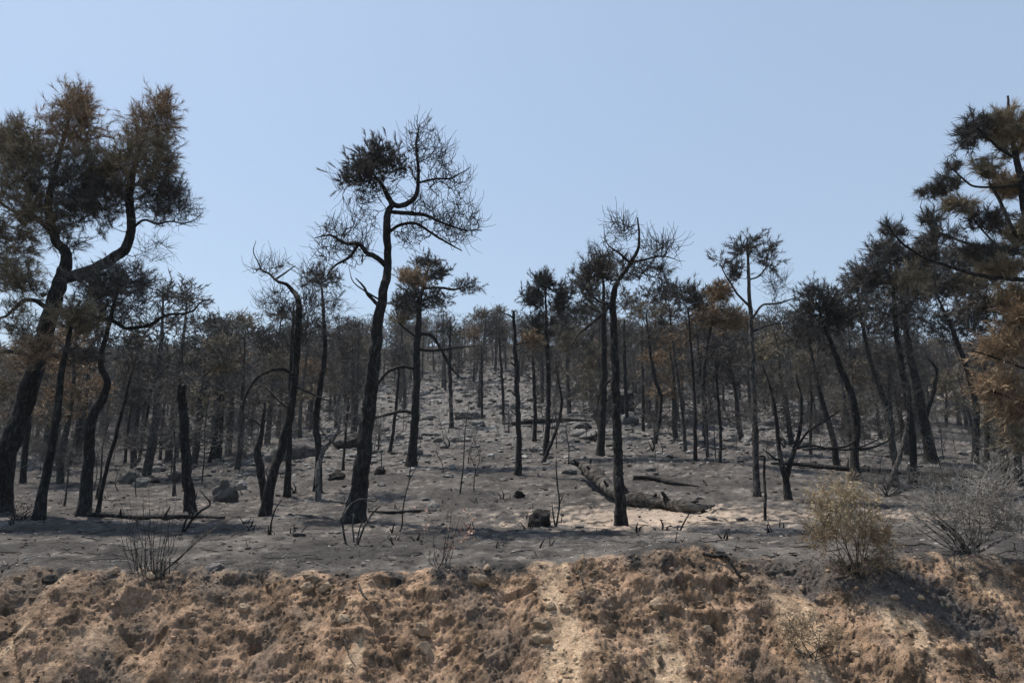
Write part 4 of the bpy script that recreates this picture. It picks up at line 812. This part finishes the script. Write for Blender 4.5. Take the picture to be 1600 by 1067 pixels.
for i, a in enumerate([
  (841, 823, 38, 28, BK, 'black rounded boulder on the open ash left of the straight pine'),
  (811, 778, 21, 12, BK, 'small black block of rock above the rounded boulder'),
  (346, 784, 36, 34, GR, 'smooth grey leaning boulder right of the cut trunk'),
  (374, 766, 18, 16, PL, 'pale small boulder just right of the smooth leaning one'),
  (462, 718, 76, 36, (.11, .10, .095), 'large dark boulder behind the bent pine'),
  (428, 722, 34, 30, (.2, .19, .18), 'pale fronted boulder left of the large dark one'),
  (541, 700, 60, 26, (.12, .11, .10), 'wide dark boulder partly behind the tallest pine'),
  (523, 750, 30, 15, BK, 'flat black slab of rock left of the tallest pine'),
  (592, 742, 20, 14, BK, 'dark rounded stone right of the tallest pine'),
  (226, 738, 60, 26, (.15, .14, .13), 'large flat boulder in the left rock heap'),
  (196, 756, 40, 24, (.10, .093, .087), 'dark angular boulder at the lower left of the rock heap'),
  (215, 762, 26, 16, (.2, .19, .18), 'grey rounded boulder at the front of the rock heap'),
  (234, 754, 22, 12, BK, 'black flat stone lying on the rock heap'),
  (270, 752, 26, 16, GR, 'grey boulder right of the rock heap by the cut trunk'),
  (45, 735, 50, 24, (.17, .16, .15), 'grey boulder behind the leaning left pines'),
  (66, 700, 44, 20, (.2, .19, .18), 'pale boulder high behind the leaning left pines'),
  (960, 648, 90, 44, (.045, .042, .04), 'huge black boulder behind the spiky topped pine'),
  (740, 655, 60, 16, (.13, .125, .12), 'long flat grey rock on the rubble slope'),
  (892, 742, 26, 12, PL, 'pale stone beside the root end of the fallen log'),
  (834, 706, 18, 10, PL, 'pale oval stone left of the pointed crown pine foot'),
  (846, 708, 12, 9, PL, 'small pale round stone touching the pointed crown pine foot'),
  (333, 893, 30, 14, PL, 'pale flat stone on the lip of the bank at left'),
  (1142, 690, 20, 8, PL, 'pale stone in the right centre stand'),
  (1430, 655, 40, 14, PL, 'pale flat rock between the right pines'),
  (566, 884, 10, 6, (.4, .36, .32), 'tiny pale stone on the lip of the bank in the middle'),
  (1128, 868, 16, 8, GR, 'grey stone behind the mound on the bank lip')]):
    rock(*a, seed=30 + i, sink=.4, tilt=(.5 if i in (2, 7) else (-.2 if i in (21, 9) else rs.uniform(-.15, .15))))
for i, a in enumerate([
  (660, 998, 28, 24, 'pale tan stone stuck in the bank under the leafy shrub'), (662, 1026, 24, 22, 'tan stone just below the pale one on the bank'),
  (845, 1010, 40, 18, 'wide flat tan stone jutting from the bank'), (850, 986, 34, 20, 'crumbly tan stone above the wide flat one'),
  (861, 957, 18, 16, 'pale tan pebble left of the paired stone in the bank'), (884, 962, 16, 16, 'rounded tan stone right of the pale pebble'),
  (906, 938, 20, 14, 'small pale ledge stone casting a shadow on the bank'), (1029, 958, 26, 22, 'brown knob of rock with a pale top on the right bank'),
  (378, 960, 22, 16, 'tan stone with long shadow in the left bank'), (478, 928, 22, 18, 'left tan stone of the cluster under the bank lip'),
  (505, 926, 22, 18, 'right tan stone of the cluster under the bank lip'), (488, 910, 34, 14, 'flat crumbly stone on top of the lip cluster'),
  (178, 898, 14, 12, 'small pale stone under the lip by the dry stalks'), (232, 905, 16, 12, 'pale stone beneath the dry stalks'),
  (72, 915, 26, 16, 'dark stone at the far left under the lip'), (745, 920, 40, 22, 'brown overhanging clod below the leafy shrub'),
  (534, 975, 20, 14, 'brown stone mid bank left of the pale scar'), (585, 970, 16, 10, 'small brown stone near the middle of the bank'),
  (1106, 990, 16, 12, 'brown stone above the pale sandy scar'), (960, 912, 14, 8, 'tan chip under the lip left of the mound'),
  (1400, 940, 18, 10, 'pale flat stone on the right bank beside shrub shadow'), (690, 935, 18, 14, 'tan clod on the shaded recess of the bank'),
  (1165, 905, 16, 10, 'brown clod near the root on the right mound'), (1475, 882, 16, 8, 'pale flat stone at the right lip of the bank')]):
    rock(*a[:4], tuple(np.array(TN) * rs.uniform(.55, .9)) if 'dark' not in a[4] else BK, a[4], 'stone', 'stone', seed=90 + i, tilt=rs.uniform(-.3, .3), dp=.6, sink=.1)
# rubble: individuals sharing meshes, then one mass of smaller pieces
RM = []
for i in range(8):
    v, f = rock_arrays(150 + i, 3, 8, .1); g = Geo(); g.add(v, f, (.13, .126, .12)); RM.append(g.mesh('rubble_stone', M_ROCK))
k = 0
while k < 280:
    if k < 150: Y = 28 + 50 * rp.rand(); u = rp.uniform(-.35, .45)
    else: Y = 11 + 30 * rp.rand() ** 1.3; u = rp.uniform(-.76, .78)
    x = u * Y; z = float(height(np.array([x]), np.array([Y]))[0]); s = (.13 + .35 * rp.rand() ** 2.5) * (1 if k < 150 else .55) * min(1.6, max(.55, Y / 26))
    o = link('rubble_stone', RM[rp.randint(0, 8)], None, (x, Y, z + s * .12)); o.scale = (s * rp.uniform(.8, 1.5), s, s * rp.uniform(.35, .7)); o.rotation_euler = (rp.randn() * .15, rp.randn() * .15, rp.rand() * 6.28)
    wh = 'rocky slope behind the clearing' if k < 150 else 'ashy ground among the trunks'
    px = 800 + u * F; tag(o, ('large ' if s > .4 else 'small ') + 'grey stone ' + ('on the upper slope ' if Y > 45 else 'on lower ground ' if Y < 20 else 'on the mid slope ') + where(px), 'stone', 'stones on the burnt slope'); k += 1
def scatter(name, label, cat, n, sub, fu, size, cfun, flat=.6, mat=M_DEBRIS, seed=1, shapes=6, lift=.2):
    rs_ = np.random.RandomState(seed); base = [rock_arrays(seed * 7 + i, sub, 5, .1) for i in range(shapes)]
    u, Y = fu(rs_, n); x = u * Y; z = height(x, Y); r, bank = relief(x, Y, z)
    P = np.stack([x, Y - r * .72 * bank, z + r * (1 - .35 * bank)], 1)
    s = size(rs_, n, Y); a = rs_.rand(n) * 6.28; C = cfun(rs_, n) if cfun else colour_ground(x, Y, z) * rs_.uniform(.55, 1.1, (n, 1)); g = Geo()
    for i in range(shapes):
        q = np.nonzero(np.arange(n) % shapes == i)[0]; v, f = base[i]
        sc_ = s[q, None, None] * np.stack([rs_.uniform(.8, 1.6, len(q)), rs_.uniform(.7, 1.2, len(q)), rs_.uniform(.5, 1.1, len(q)) * flat], 1)[:, None, :]
        V = v[None] * sc_; ca, sa = np.cos(a[q])[:, None], np.sin(a[q])[:, None]
        V = np.stack([V[..., 0] * ca - V[..., 1] * sa, V[..., 0] * sa + V[..., 1] * ca, V[..., 2]], -1) + P[q, None, :] + np.array([0, 0, 1]) * (s[q] * lift)[:, None, None]
        F_ = (f[None] + (np.arange(len(q)) * len(v))[:, None, None]).reshape(-1, 3)
        g.add(V.reshape(-1, 3), F_, np.repeat(C[q], len(v), 0))
    return tag(link(name, g.mesh(name, mat, False)), label, cat, kind='stuff')
def lerpc(a, b): return lambda r, n: np.array(a) + (np.array(b) - np.array(a)) * r.rand(n, 1)
scatter('small_rubble', 'small grey rubble strewn over the rocky slope', 'rubble', 7000, 1, lambda r, n: (r.uniform(-.5, .6, n), 24 + 70 * r.rand(n)),
        lambda r, n, Y: (.05 + .20 * r.rand(n) ** 3.5) * Y / 40, lerpc((.05, .048, .046), (.32, .31, .295)), seed=2)
scatter('char_crumbs', 'black crumbs of charcoal and bark on the ash', 'charcoal', 5000, 1, lambda r, n: (r.uniform(-.8, .8, n), 8.1 + 24 * r.rand(n) ** 1.3),
        lambda r, n, Y: (.007 + .040 * r.rand(n) ** 7) * np.clip(Y / 12, .8, 2), lerpc((.02, .019, .018), (.055, .05, .046)), seed=3, flat=.5)
scatter('pebbles', 'pale pebbles sprinkled on the ash', 'pebbles', 3500, 1, lambda r, n: (r.uniform(-.8, .8, n), 8.1 + 24 * r.rand(n) ** 1.3),
        lambda r, n, Y: (.006 + .034 * r.rand(n) ** 6) * np.clip(Y / 12, .8, 2), lerpc((.12, .11, .10), (.36, .33, .30)), seed=4, flat=.5)
def fbank(r, n):
    u = r.uniform(-.85, .85, n); Y = crest(u * 7.6) - .05 - 1.35 * r.rand(n); return u, Y
scatter('soil_clods', 'crumbly clods of ochre soil on the bank', 'soil', 6000, 1, fbank, lambda r, n, Y: .005 + .024 * r.rand(n) ** 5,
        None, seed=5, flat=1.1, mat=M_DEBRIS, lift=0)

SM = []
for i in range(8):
    v, f = rock_arrays(250 + i, 3, 9, .12); g = Geo(); g.add(v, f, np.array(TN) * (.42 + .06 * i)); SM.append(g.mesh('bank_stone', M_STONE))
for k in range(110):
    u = rp.uniform(-.80, .80); x = u * 7.6; d = 1.3 * rp.rand() ** 1.2 + .05; Y = float(crest(np.array([x]))[0]) - d; z = height(np.array([x]), np.array([Y])); r, bk = relief(np.array([x]), np.array([Y]), z)
    s = .014 + .032 * rp.rand() ** 2.5; mi = rp.randint(0, 8)
    o = link('bank_stone', SM[mi], None, (x, Y - float(r[0] * .72 * bk[0]), float(z[0] + r[0] * (1 - .35 * bk[0])) + s * .1)); o.scale = (s * rp.uniform(.9, 1.6), s, s * rp.uniform(.6, 1)); o.rotation_euler = (rp.randn() * .4, rp.randn() * .4, rp.rand() * 6.28)
    px = 800 + F * .95 * x / Y; bw = ['far left', 'left', 'middle left', 'middle', 'middle right', 'right', 'far right'][min(6, max(0, int(px / 229)))]
    tag(o, ('brown' if mi < 3 else 'tan' if mi < 6 else 'pale') + ' small stone embedded ' + ('just under the lip' if d < .35 else 'midway down' if d < .8 else 'low') + ' in the ' + bw + ' part of the bank', 'stone', 'small stones embedded in the bank')
# ------------------------------------------------------------ fallen log with stubs
def log_obj(name, label, cat, pts, S, amp, mat, stubs=(), step=.04, dz=0, inrow=None, cap=True):
    """pts: (px, py_of_ground, radius px, lift px)"""
    P, Rr = [], []
    for (x, y, r, lf) in pts:
        b = ground_pt(x, y); m_ = m_per_px(y, b[1]); P.append(b + (0, 0, (r + lf) * m_)); Rr.append(r * m_)
    L = sum(np.linalg.norm(P[i + 1] - P[i]) for i in range(len(P) - 1)); n_ = int(max(8, L / step))
    q = catmull([np.append(p, r) for p, r in zip(P, Rr)], n_)
    e = link(name, None, None, P[0] - (0, 0, Rr[0])); tag(e, label, cat); o3 = P[0] - (0, 0, Rr[0])
    g = Geo(); stem_geo(g, q[:, :3], np.maximum(q[:, 3], .005), S, amp, cap=True, iso=3.2)
    stem_geo(g, q[:2][::-1, :3] , q[:2][::-1, 3] * .98, S, amp, cap=True, iso=3.2)
    link('log_body', g.mesh('log_body', mat, origin=o3), e)
    for (t, dx, dy, dzz, r) in stubs:
        c = q[int(t * (n_ - 1)), :3]; d = np.array([dx, dy, dzz]); g = Geo()
        pp = catmull([c, c + d * .6, c + d], 8); stem_geo(g, pp, np.linspace(r, r * .35, 8), 8, .3, fs=1.5, cap=True); link('branch_stub', g.mesh('branch_stub', M_BARK, origin=o3), e)
    return e
log_obj('fallen_log', 'thick fallen scorched trunk lying behind the straight pine', 'log',
  [(904, 748, 3, 19), (914, 755, 8, 16), (928, 764, 12, 11), (944, 774, 11, 7), (962, 786, 9, 3), (985, 791, 10, 1), (1005, 792, 11.5, -1), (1030, 795, 10, -1), (1048, 798, 8.5, 0), (1066, 799, 10, -1), (1084, 801, 7, 1), (1100, 800, 4.5, 3), (1116, 797, 2, 5)], 40, .26, M_LOG,
  [(.08, -.25, 0, .18, .09), (.2, .1, .1, .30, .09), (.30, -.2, .0, .22, .08), (.52, -.15, .0, .26, .07), (.64, -.12, .0, .32, .10), (.80, -.2, 0, .28, .10), (.72, .1, -.15, .16, .08), (.93, .12, -.1, -.25, .06), (.88, .3, -.1, .1, .06), (.05, -.35, .1, .1, .07), (.12, -.1, -.3, -.2, .08)])
log_obj('fallen_branch', 'long thin fallen branch behind the thick log', 'branch', [(990, 749, 3, 0), (1010, 750, 4, 0), (1030, 753, 4, 0), (1050, 757, 3, 0), (1092, 762, 1, 1)], 10, .3, M_BARK, [(.3, .05, 0, .12, .03), (.6, .1, 0, .08, .02)])
log_obj('fallen_branch', 'dark broken branch lying on the ash by the dry stalks at left', 'branch', [(135, 809, 3, 2), (165, 810, 4, 1), (210, 812, 3.5, 0), (260, 812, 4, 0), (300, 811, 3.5, 1), (350, 812, 2, 1)], 10, .3, M_BARK, [(.2, .1, -.2, .15, .03), (.5, .1, 0, .2, .03), (.7, -.1, 0, .2, .04)])
log_obj('fallen_log', 'long thin black log lying among the right pines', 'log', [(1205, 727, 2, 1), (1250, 730, 3.5, 1), (1310, 735, 4, 0), (1380, 741, 4.5, 0), (1450, 745, 4, 0), (1520, 748, 3, 0)], 10, .2, M_BARK, [(.4, .1, 0, .3, .05), (.7, .1, 0, .3, .05)])
log_obj('fallen_branch', 'thin branch on the ground right of the tallest pine foot', 'branch', [(575, 801, 1.5, 1), (610, 803, 2.5, 0), (650, 801, 2.5, 0), (690, 799, 1, 0)], 8, .3, M_BARK)
log_obj('fallen_branch', 'broken black branch on the upper clearing left of centre', 'branch', [(785, 663, 2, 0), (800, 665, 3, 0), (840, 662, 4, 0), (885, 660, 3, 1), (925, 660, 2, 0)], 8, .25, M_BARK)
log_obj('exposed_root', 'dark twisted root hanging over the mound on the bank', 'root', [(1098, 868, 2.5, 1), (1115, 876, 3, 3), (1135, 878, 2.5, 6), (1146, 892, 2.5, 4), (1158, 906, 2, 2)], 8, .3, M_BARK)

for lb, q in (('thin root hanging from the lip left of the leafy shrub', [(560, 915), (566, 930), (574, 940), (588, 950), (596, 962)]), ('short root poking out at the far left of the bank lip', [(2, 895), (14, 887), (26, 882)]),
              ('pale straight rootlet in the left middle of the bank', [(905, 895), (908, 905), (911, 915)]), ('forked root below the mound on the right bank', [(1118, 885), (1130, 900), (1142, 908), (1154, 916)]),
              ('wiry root in the middle of the bank below the pale scar', [(536, 1000), (542, 1015), (545, 1030), (556, 1045)])):
    log_obj('exposed_root', lb, 'root', [(x, y, 1.3 - .2 * i, 2) for i, (x, y) in enumerate(q)], 6, .2, M_BARK2, step=.03)
# ------------------------------------------------------------ bent stalks and sprouts
def sticks(name, label, cat, px, py, lines, col=M_BARK, group=None, S=6):
    b = ground_pt(px, py); e = link(name, None, None, b); tag(e, label, cat, group)
    for ln in lines:
        q = [pix(x, y, b[1] + (rnd.uniform(-.12, .12) if i else 0)) for i, (x, y, w_) in enumerate(ln)]
        ww = [l[2] * m_per_px(py, b[1]) / 2 for l in ln]
        q[0][2] -= .04
        q4 = catmull([np.append(p, w_) for p, w_ in zip(q, ww)], max(8, 3 * len(ln)))
        g = Geo(); stem_geo(g, q4[:, :3], np.maximum(q4[:, 3], .003), S, .2); link('stalk', g.mesh('stalk', col, origin=b), e)
sticks('burnt_stalks', 'arching bare stalks in front of the tallest pine', 'stalks', 548, 850, [[(542, 850, 4), (536, 830, 4), (537, 806, 3), (550, 786, 3), (566, 779, 2.5), (585, 783, 2), (590, 778, 1.5)], [(558, 848, 4), (568, 825, 3), (580, 805, 3), (594, 790, 2)],
   [(557, 846, 3), (562, 825, 2.5), (570, 808, 1.5)], [(553, 842, 3), (551, 825, 2.5), (553, 803, 1.5)], [(588, 786, 2), (584, 790, 2), (580, 793, 1.5)]], M_BARK2)
sticks('burnt_stalks', 'forked black stalks in front of the cut trunk', 'stalks', 286, 832, [[(285, 832, 5), (290, 815, 3.5), (300, 795, 3), (308, 770, 2)], [(287, 832, 5), (298, 815, 4), (312, 800, 4), (328, 788, 3), (320, 775, 2), (312, 765, 1)]])
sticks('burnt_stalks', 'single kinked stalk below the bent pine', 'stalks', 424, 835, [[(422, 834, 5), (424, 815, 3), (430, 795, 2.5), (440, 780, 1.5)], [(421, 834, 4), (418, 829, 2)]])
sticks('burnt_stalks', 'tall wavy stalk right of the tallest pine', 'stalks', 625, 832, [[(620, 834, 3), (628, 822, 3), (629, 800, 2.5), (634, 770, 2), (640, 745, 2), (642, 715, 1)], [(612, 834, 5), (614, 825, 3), (616, 815, 1.5)], [(615, 834, 4), (610, 826, 2)], [(640, 745, 1.5), (650, 730, 1), (656, 712, .8)]], M_BARK2)
sticks('burnt_stalks', 'thin forked stalk beside the black rounded boulder', 'stalks', 868, 823, [[(868, 824, 4), (872, 805, 3), (874, 780, 3), (870, 750, 2.5), (869, 715, 1.2)], [(868, 820, 3), (864, 800, 2), (862, 783, 1)], [(874, 785, 2), (880, 772, 1)]], M_BARK2)
sticks('burnt_stalks', 'cluster of short char spikes right of the straight pine', 'stalks', 1040, 829, [[(x, 830, 4), (x + rnd.uniform(-2, 2), 830 - h / 2, 3), (x + rnd.uniform(-4, 4), 830 - h, 1.5)] for x, h in ((995, 13), (999, 8), (1023, 6), (1034, 19), (1043, 8), (1060, 10))] + [[(1060, 830, 3), (1070, 815, 2.5), (1080, 798, 1)]])
for (x, y, h, lb) in [(555, 765, 14, 'below the pale dead stem'), (700, 700, 18, 'at the edge of the upper clearing'), (1225, 700, 20, 'near the low two stemmed tree'), (460, 770, 16, 'at the foot of the trunk behind the bent pine'), (930, 690, 18, 'left of the broad crowned pine'), (785, 780, 14, 'left of the small black block'), (1020, 705, 22, 'under the leaning crooked pine')]:
    sticks('burnt_stalks', 'small charred forked stalk ' + lb, 'stalks', x, y, [[(x, y, 3.5), (x + 2, y - h * .5, 2.5), (x + rnd.uniform(-6, 6), y - h, 1.2)], [(x, y - 1, 3), (x - 4, y - h * .4, 2), (x - 7, y - h * .7, 1)]])
SPR = []
for i in range(8):
    g = Geo(); rs_ = np.random.RandomState(800 + i)
    for j in range(rs_.randint(2, 6)):
        h = rs_.uniform(.04, .17); a = rs_.uniform(0, 6.28); t = rs_.uniform(.1, .9); p0 = np.append(rs_.randn(2) * .04, -.03)
        q = catmull([p0, p0 + (math.cos(a) * t * h * .4, math.sin(a) * t * h * .4, h * .5), p0 + (math.cos(a) * t * h, math.sin(a) * t * h, h)], 6); stem_geo(g, q, np.linspace(.013, .004, 6), 5, .3)
    SPR.append(g.mesh('charred_sprout', M_BARK))
for k in range(95):
    Y = 9.3 + 17 * rp.rand() ** 1.2; u = rp.uniform(-.76, .76); x = u * Y; z = float(height(np.array([x]), np.array([Y]))[0])
    o = link('charred_sprout', SPR[rp.randint(0, 8)], None, (x, Y, z)); s = rp.uniform(.6, 1.5); o.scale = (s, s, s); o.rotation_euler = (0, 0, rp.rand() * 6.28)
    tag(o, ('near ' if Y < 12 else 'middle ' if Y < 17 else 'far ') + 'tuft of charred stubs ' + where(800 + u * F).replace('behind', 'in front of'), 'sprout', 'charred stubs on the ash')
# twigs lying about
g = Geo(); nt_ = 1300; rs_ = np.random.RandomState(55); Y = 8.2 + 18 * rs_.rand(nt_) ** 1.2; x = rs_.uniform(-.78, .78, nt_) * Y; a = rs_.rand(nt_) * 6.28; L = rs_.uniform(.06, .5, nt_) * rs_.rand(nt_)
pts = [np.stack([x + np.cos(a) * L * t, Y + np.sin(a) * L * t, height(x + np.cos(a) * L * t, Y + np.sin(a) * L * t) + .018 + .012 * rs_.randn(nt_)], 1) for t in (0, .35, .7, 1)]
tubes(g, np.stack(pts, 1), np.tile([.0055, .0055, .0045, .003], (nt_, 1)) * rs_.uniform(.6, 1.5, (nt_, 1)), 4, np.where(rs_.rand(nt_, 1) < .75, .03, .2) * np.array([[1, .96, .92]]))
tag(link('twig_litter', g.mesh('twig_litter', M_DEBRIS)), 'broken twigs littering the ash', 'twigs', kind='stuff')

# ------------------------------------------------------------ shrubs
def shrub(label, px, py, zones, seed, tcol, mcol, nst=10, tw=5, twl=.2, rmin=.0025, nn=8, nlen=.03, nwid=.006, spread=.8, curl=.2, K=6, stemr=.010, cat='shrub', name='dry_shrub', leafname='leaves', dy=0, df=.8, kmax=.5):
    b = ground_pt(px, py); b = b + (0, dy, 0); rs_ = np.random.RandomState(seed); e = link(name, None, None, b); tag(e, label, cat)
    Z = []; ends = []
    for z in zones:
        c = pix(z[0], z[1], b[1]); m_ = m_per_px(z[1], b[1]); r = np.array([z[2] * m_, z[2] * m_ * df, z[3] * m_]); Z.append((c, r, z[4], z[5], z[6]))
        for _ in range(max(2, int(nst / len(zones)))): ends.append(c + unit(rs_.randn(3)) * r * .6)
    g = Geo(); nodes, nr = [], []
    for q in ends:
        s = b + np.append(rs_.randn(2) * .05, -.05); m1 = s + (q - s) * .45 + np.append(rs_.randn(2) * .06, .02)
        p = catmull([s, m1, q], 10); r = np.linspace(stemr, rmin, 10); stem_geo(g, p, r, 6, .15); nodes.append(p[2:]); nr.append(r[2:])
    link('stems', g.mesh('stems', mcol, origin=b), e)
    cg, ng = grow(np.vstack(nodes), np.concatenate(nr), Z, tw, rmin, seed, twl=twl, curl=curl, tcol=tcol, nn=nn, nlen=nlen, nwid=nwid, spread=spread, K=K, bsides=3, tk=3, kmax=kmax)
    t = link('twigs', cg.mesh('twigs', M_TWIG, origin=b), e)
    if ng.n: link(leafname, ng.mesh(leafname, M_NEEDLE, False, origin=b), t)
shrub('yellowish dry shrub on the lip of the bank at right', 1338, 896, [(1300, 795, 36, 38, 170, 1, 'Y'), (1340, 805, 40, 38, 170, 1, 'Y'), (1365, 835, 32, 26, 110, 1, 'Y'), (1325, 770, 40, 22, 90, 1, 'Y'), (1290, 838, 40, 26, 170, .8, 'S'), (1345, 845, 56, 26, 200, .7, 'S'), (1328, 825, 50, 34, 240, .95, 'Y'), (1375, 862, 34, 18, 100, .4, 'S'), (1345, 884, 60, 16, 320, .3, 'K')], 301, (.20, .16, .10), M_BARK2, nst=14, tw=8, twl=.17, nn=12, nlen=.045, nwid=.006, curl=.35, stemr=.006)
shrub('large grey leafless bush of fine twigs at the right edge', 1512, 862, [(1470, 795, 50, 34, 170, .3, 'W'), (1530, 780, 50, 50, 220, .4, 'W'), (1575, 815, 45, 34, 160, .3, 'W'), (1445, 815, 34, 20, 50, 0, 'W'), (1520, 835, 50, 20, 80, 0, 'W')], 302, (.17, .16, .147), bark_mat('bleached_twig_bark', (.14, .13, .12), (.32, .30, .28)), nst=36, tw=9, twl=.26, nn=5, nlen=.06, nwid=.006, curl=.22, rmin=.0042, stemr=.009)
shrub('small leafy shrub with pinkish dead leaves in the middle of the bank lip', 690, 888, [(705, 835, 26, 28, 60, .95, 'L'), (690, 862, 28, 18, 60, .9, 'L'), (715, 815, 20, 18, 40, .8, 'L'), (672, 825, 22, 30, 34, .2, 'L'), (700, 790, 24, 20, 20, .1, 'K')], 303, (.20, .165, .145), M_BARK2, nst=8, stemr=.005, tw=5, twl=.12, nn=3, nlen=.04, nwid=.03, curl=.2)
q = []
for i in range(38):
    x0 = 236 + rnd.uniform(-30, 34); lx = rnd.gauss(0, 12) + (x0 - 236) * .6; h = rnd.uniform(50, 128) if i % 4 else rnd.uniform(20, 50)
    q.append([(x0, 893 + rnd.uniform(-5, 5), 1.5), (x0 + lx * .3 + rnd.uniform(-2, 2), 893 - h * .35, 1.2), (x0 + lx * .7 + rnd.uniform(-4, 4), 893 - h * .7, 1), (x0 + lx + rnd.uniform(-4, 4), 893 - h, .6)])
for i in range(7): q.append([(255, 888, 2), (285 + i * 3, 868 - i * 3, 1.4), (300 + i * 7, 845 - i * 4, 1), (310 + i * 9, 832 - i * 4, .7)])
sticks('dry_stalks', 'upright clump of thin dark stalks on the left bank lip', 'stalks', 240, 893, q, M_BARK2, S=4)
shrub('low dry grey brown tuft growing on the right bank face', 1262, 1018, [(1255, 985, 40, 24, 200, .9, 'S'), (1290, 1000, 34, 18, 110, .8, 'S')], 305, (.20, .165, .12), M_BARK2, nst=10, stemr=.005, tw=9, twl=.15, nn=8, nlen=.06, nwid=.006, curl=.3, dy=-.08, name='dry_tuft', leafname='leaves')
shrub('twiggy dry undergrowth below the right edge pines', 1560, 778, [(1560, 730, 60, 34, 110, .4, 'G'), (1480, 745, 60, 24, 90, .2, 'W')], 306, (.12, .112, .10), M_BARK2, nst=30, tw=5, twl=.3, nn=5, nlen=.07, nwid=.006, rmin=.005)
shrub('tangle of bare brushwood behind the yellowish shrub', 1385, 775, [(1370, 750, 50, 18, 70, 0, 'W'), (1440, 745, 50, 22, 80, 0, 'W')], 307, (.13, .125, .118), M_BARK2, nst=24, tw=4, twl=.3, rmin=.005)
shrub('dark scrub at the foot of the leftmost pines', 30, 812, [(30, 795, 44, 12, 60, .3, 'K')], 308, (.05, .047, .043), M_BARK, nst=16, tw=4, twl=.18, rmin=.004, nn=5, nlen=.05, nwid=.006)
print('TRIS', sum(sum(len(p.vertices) - 2 for p in m.polygons) if len(m.polygons) < 5000 else len(m.loops) - 2 * len(m.polygons) for m in bpy.data.meshes))
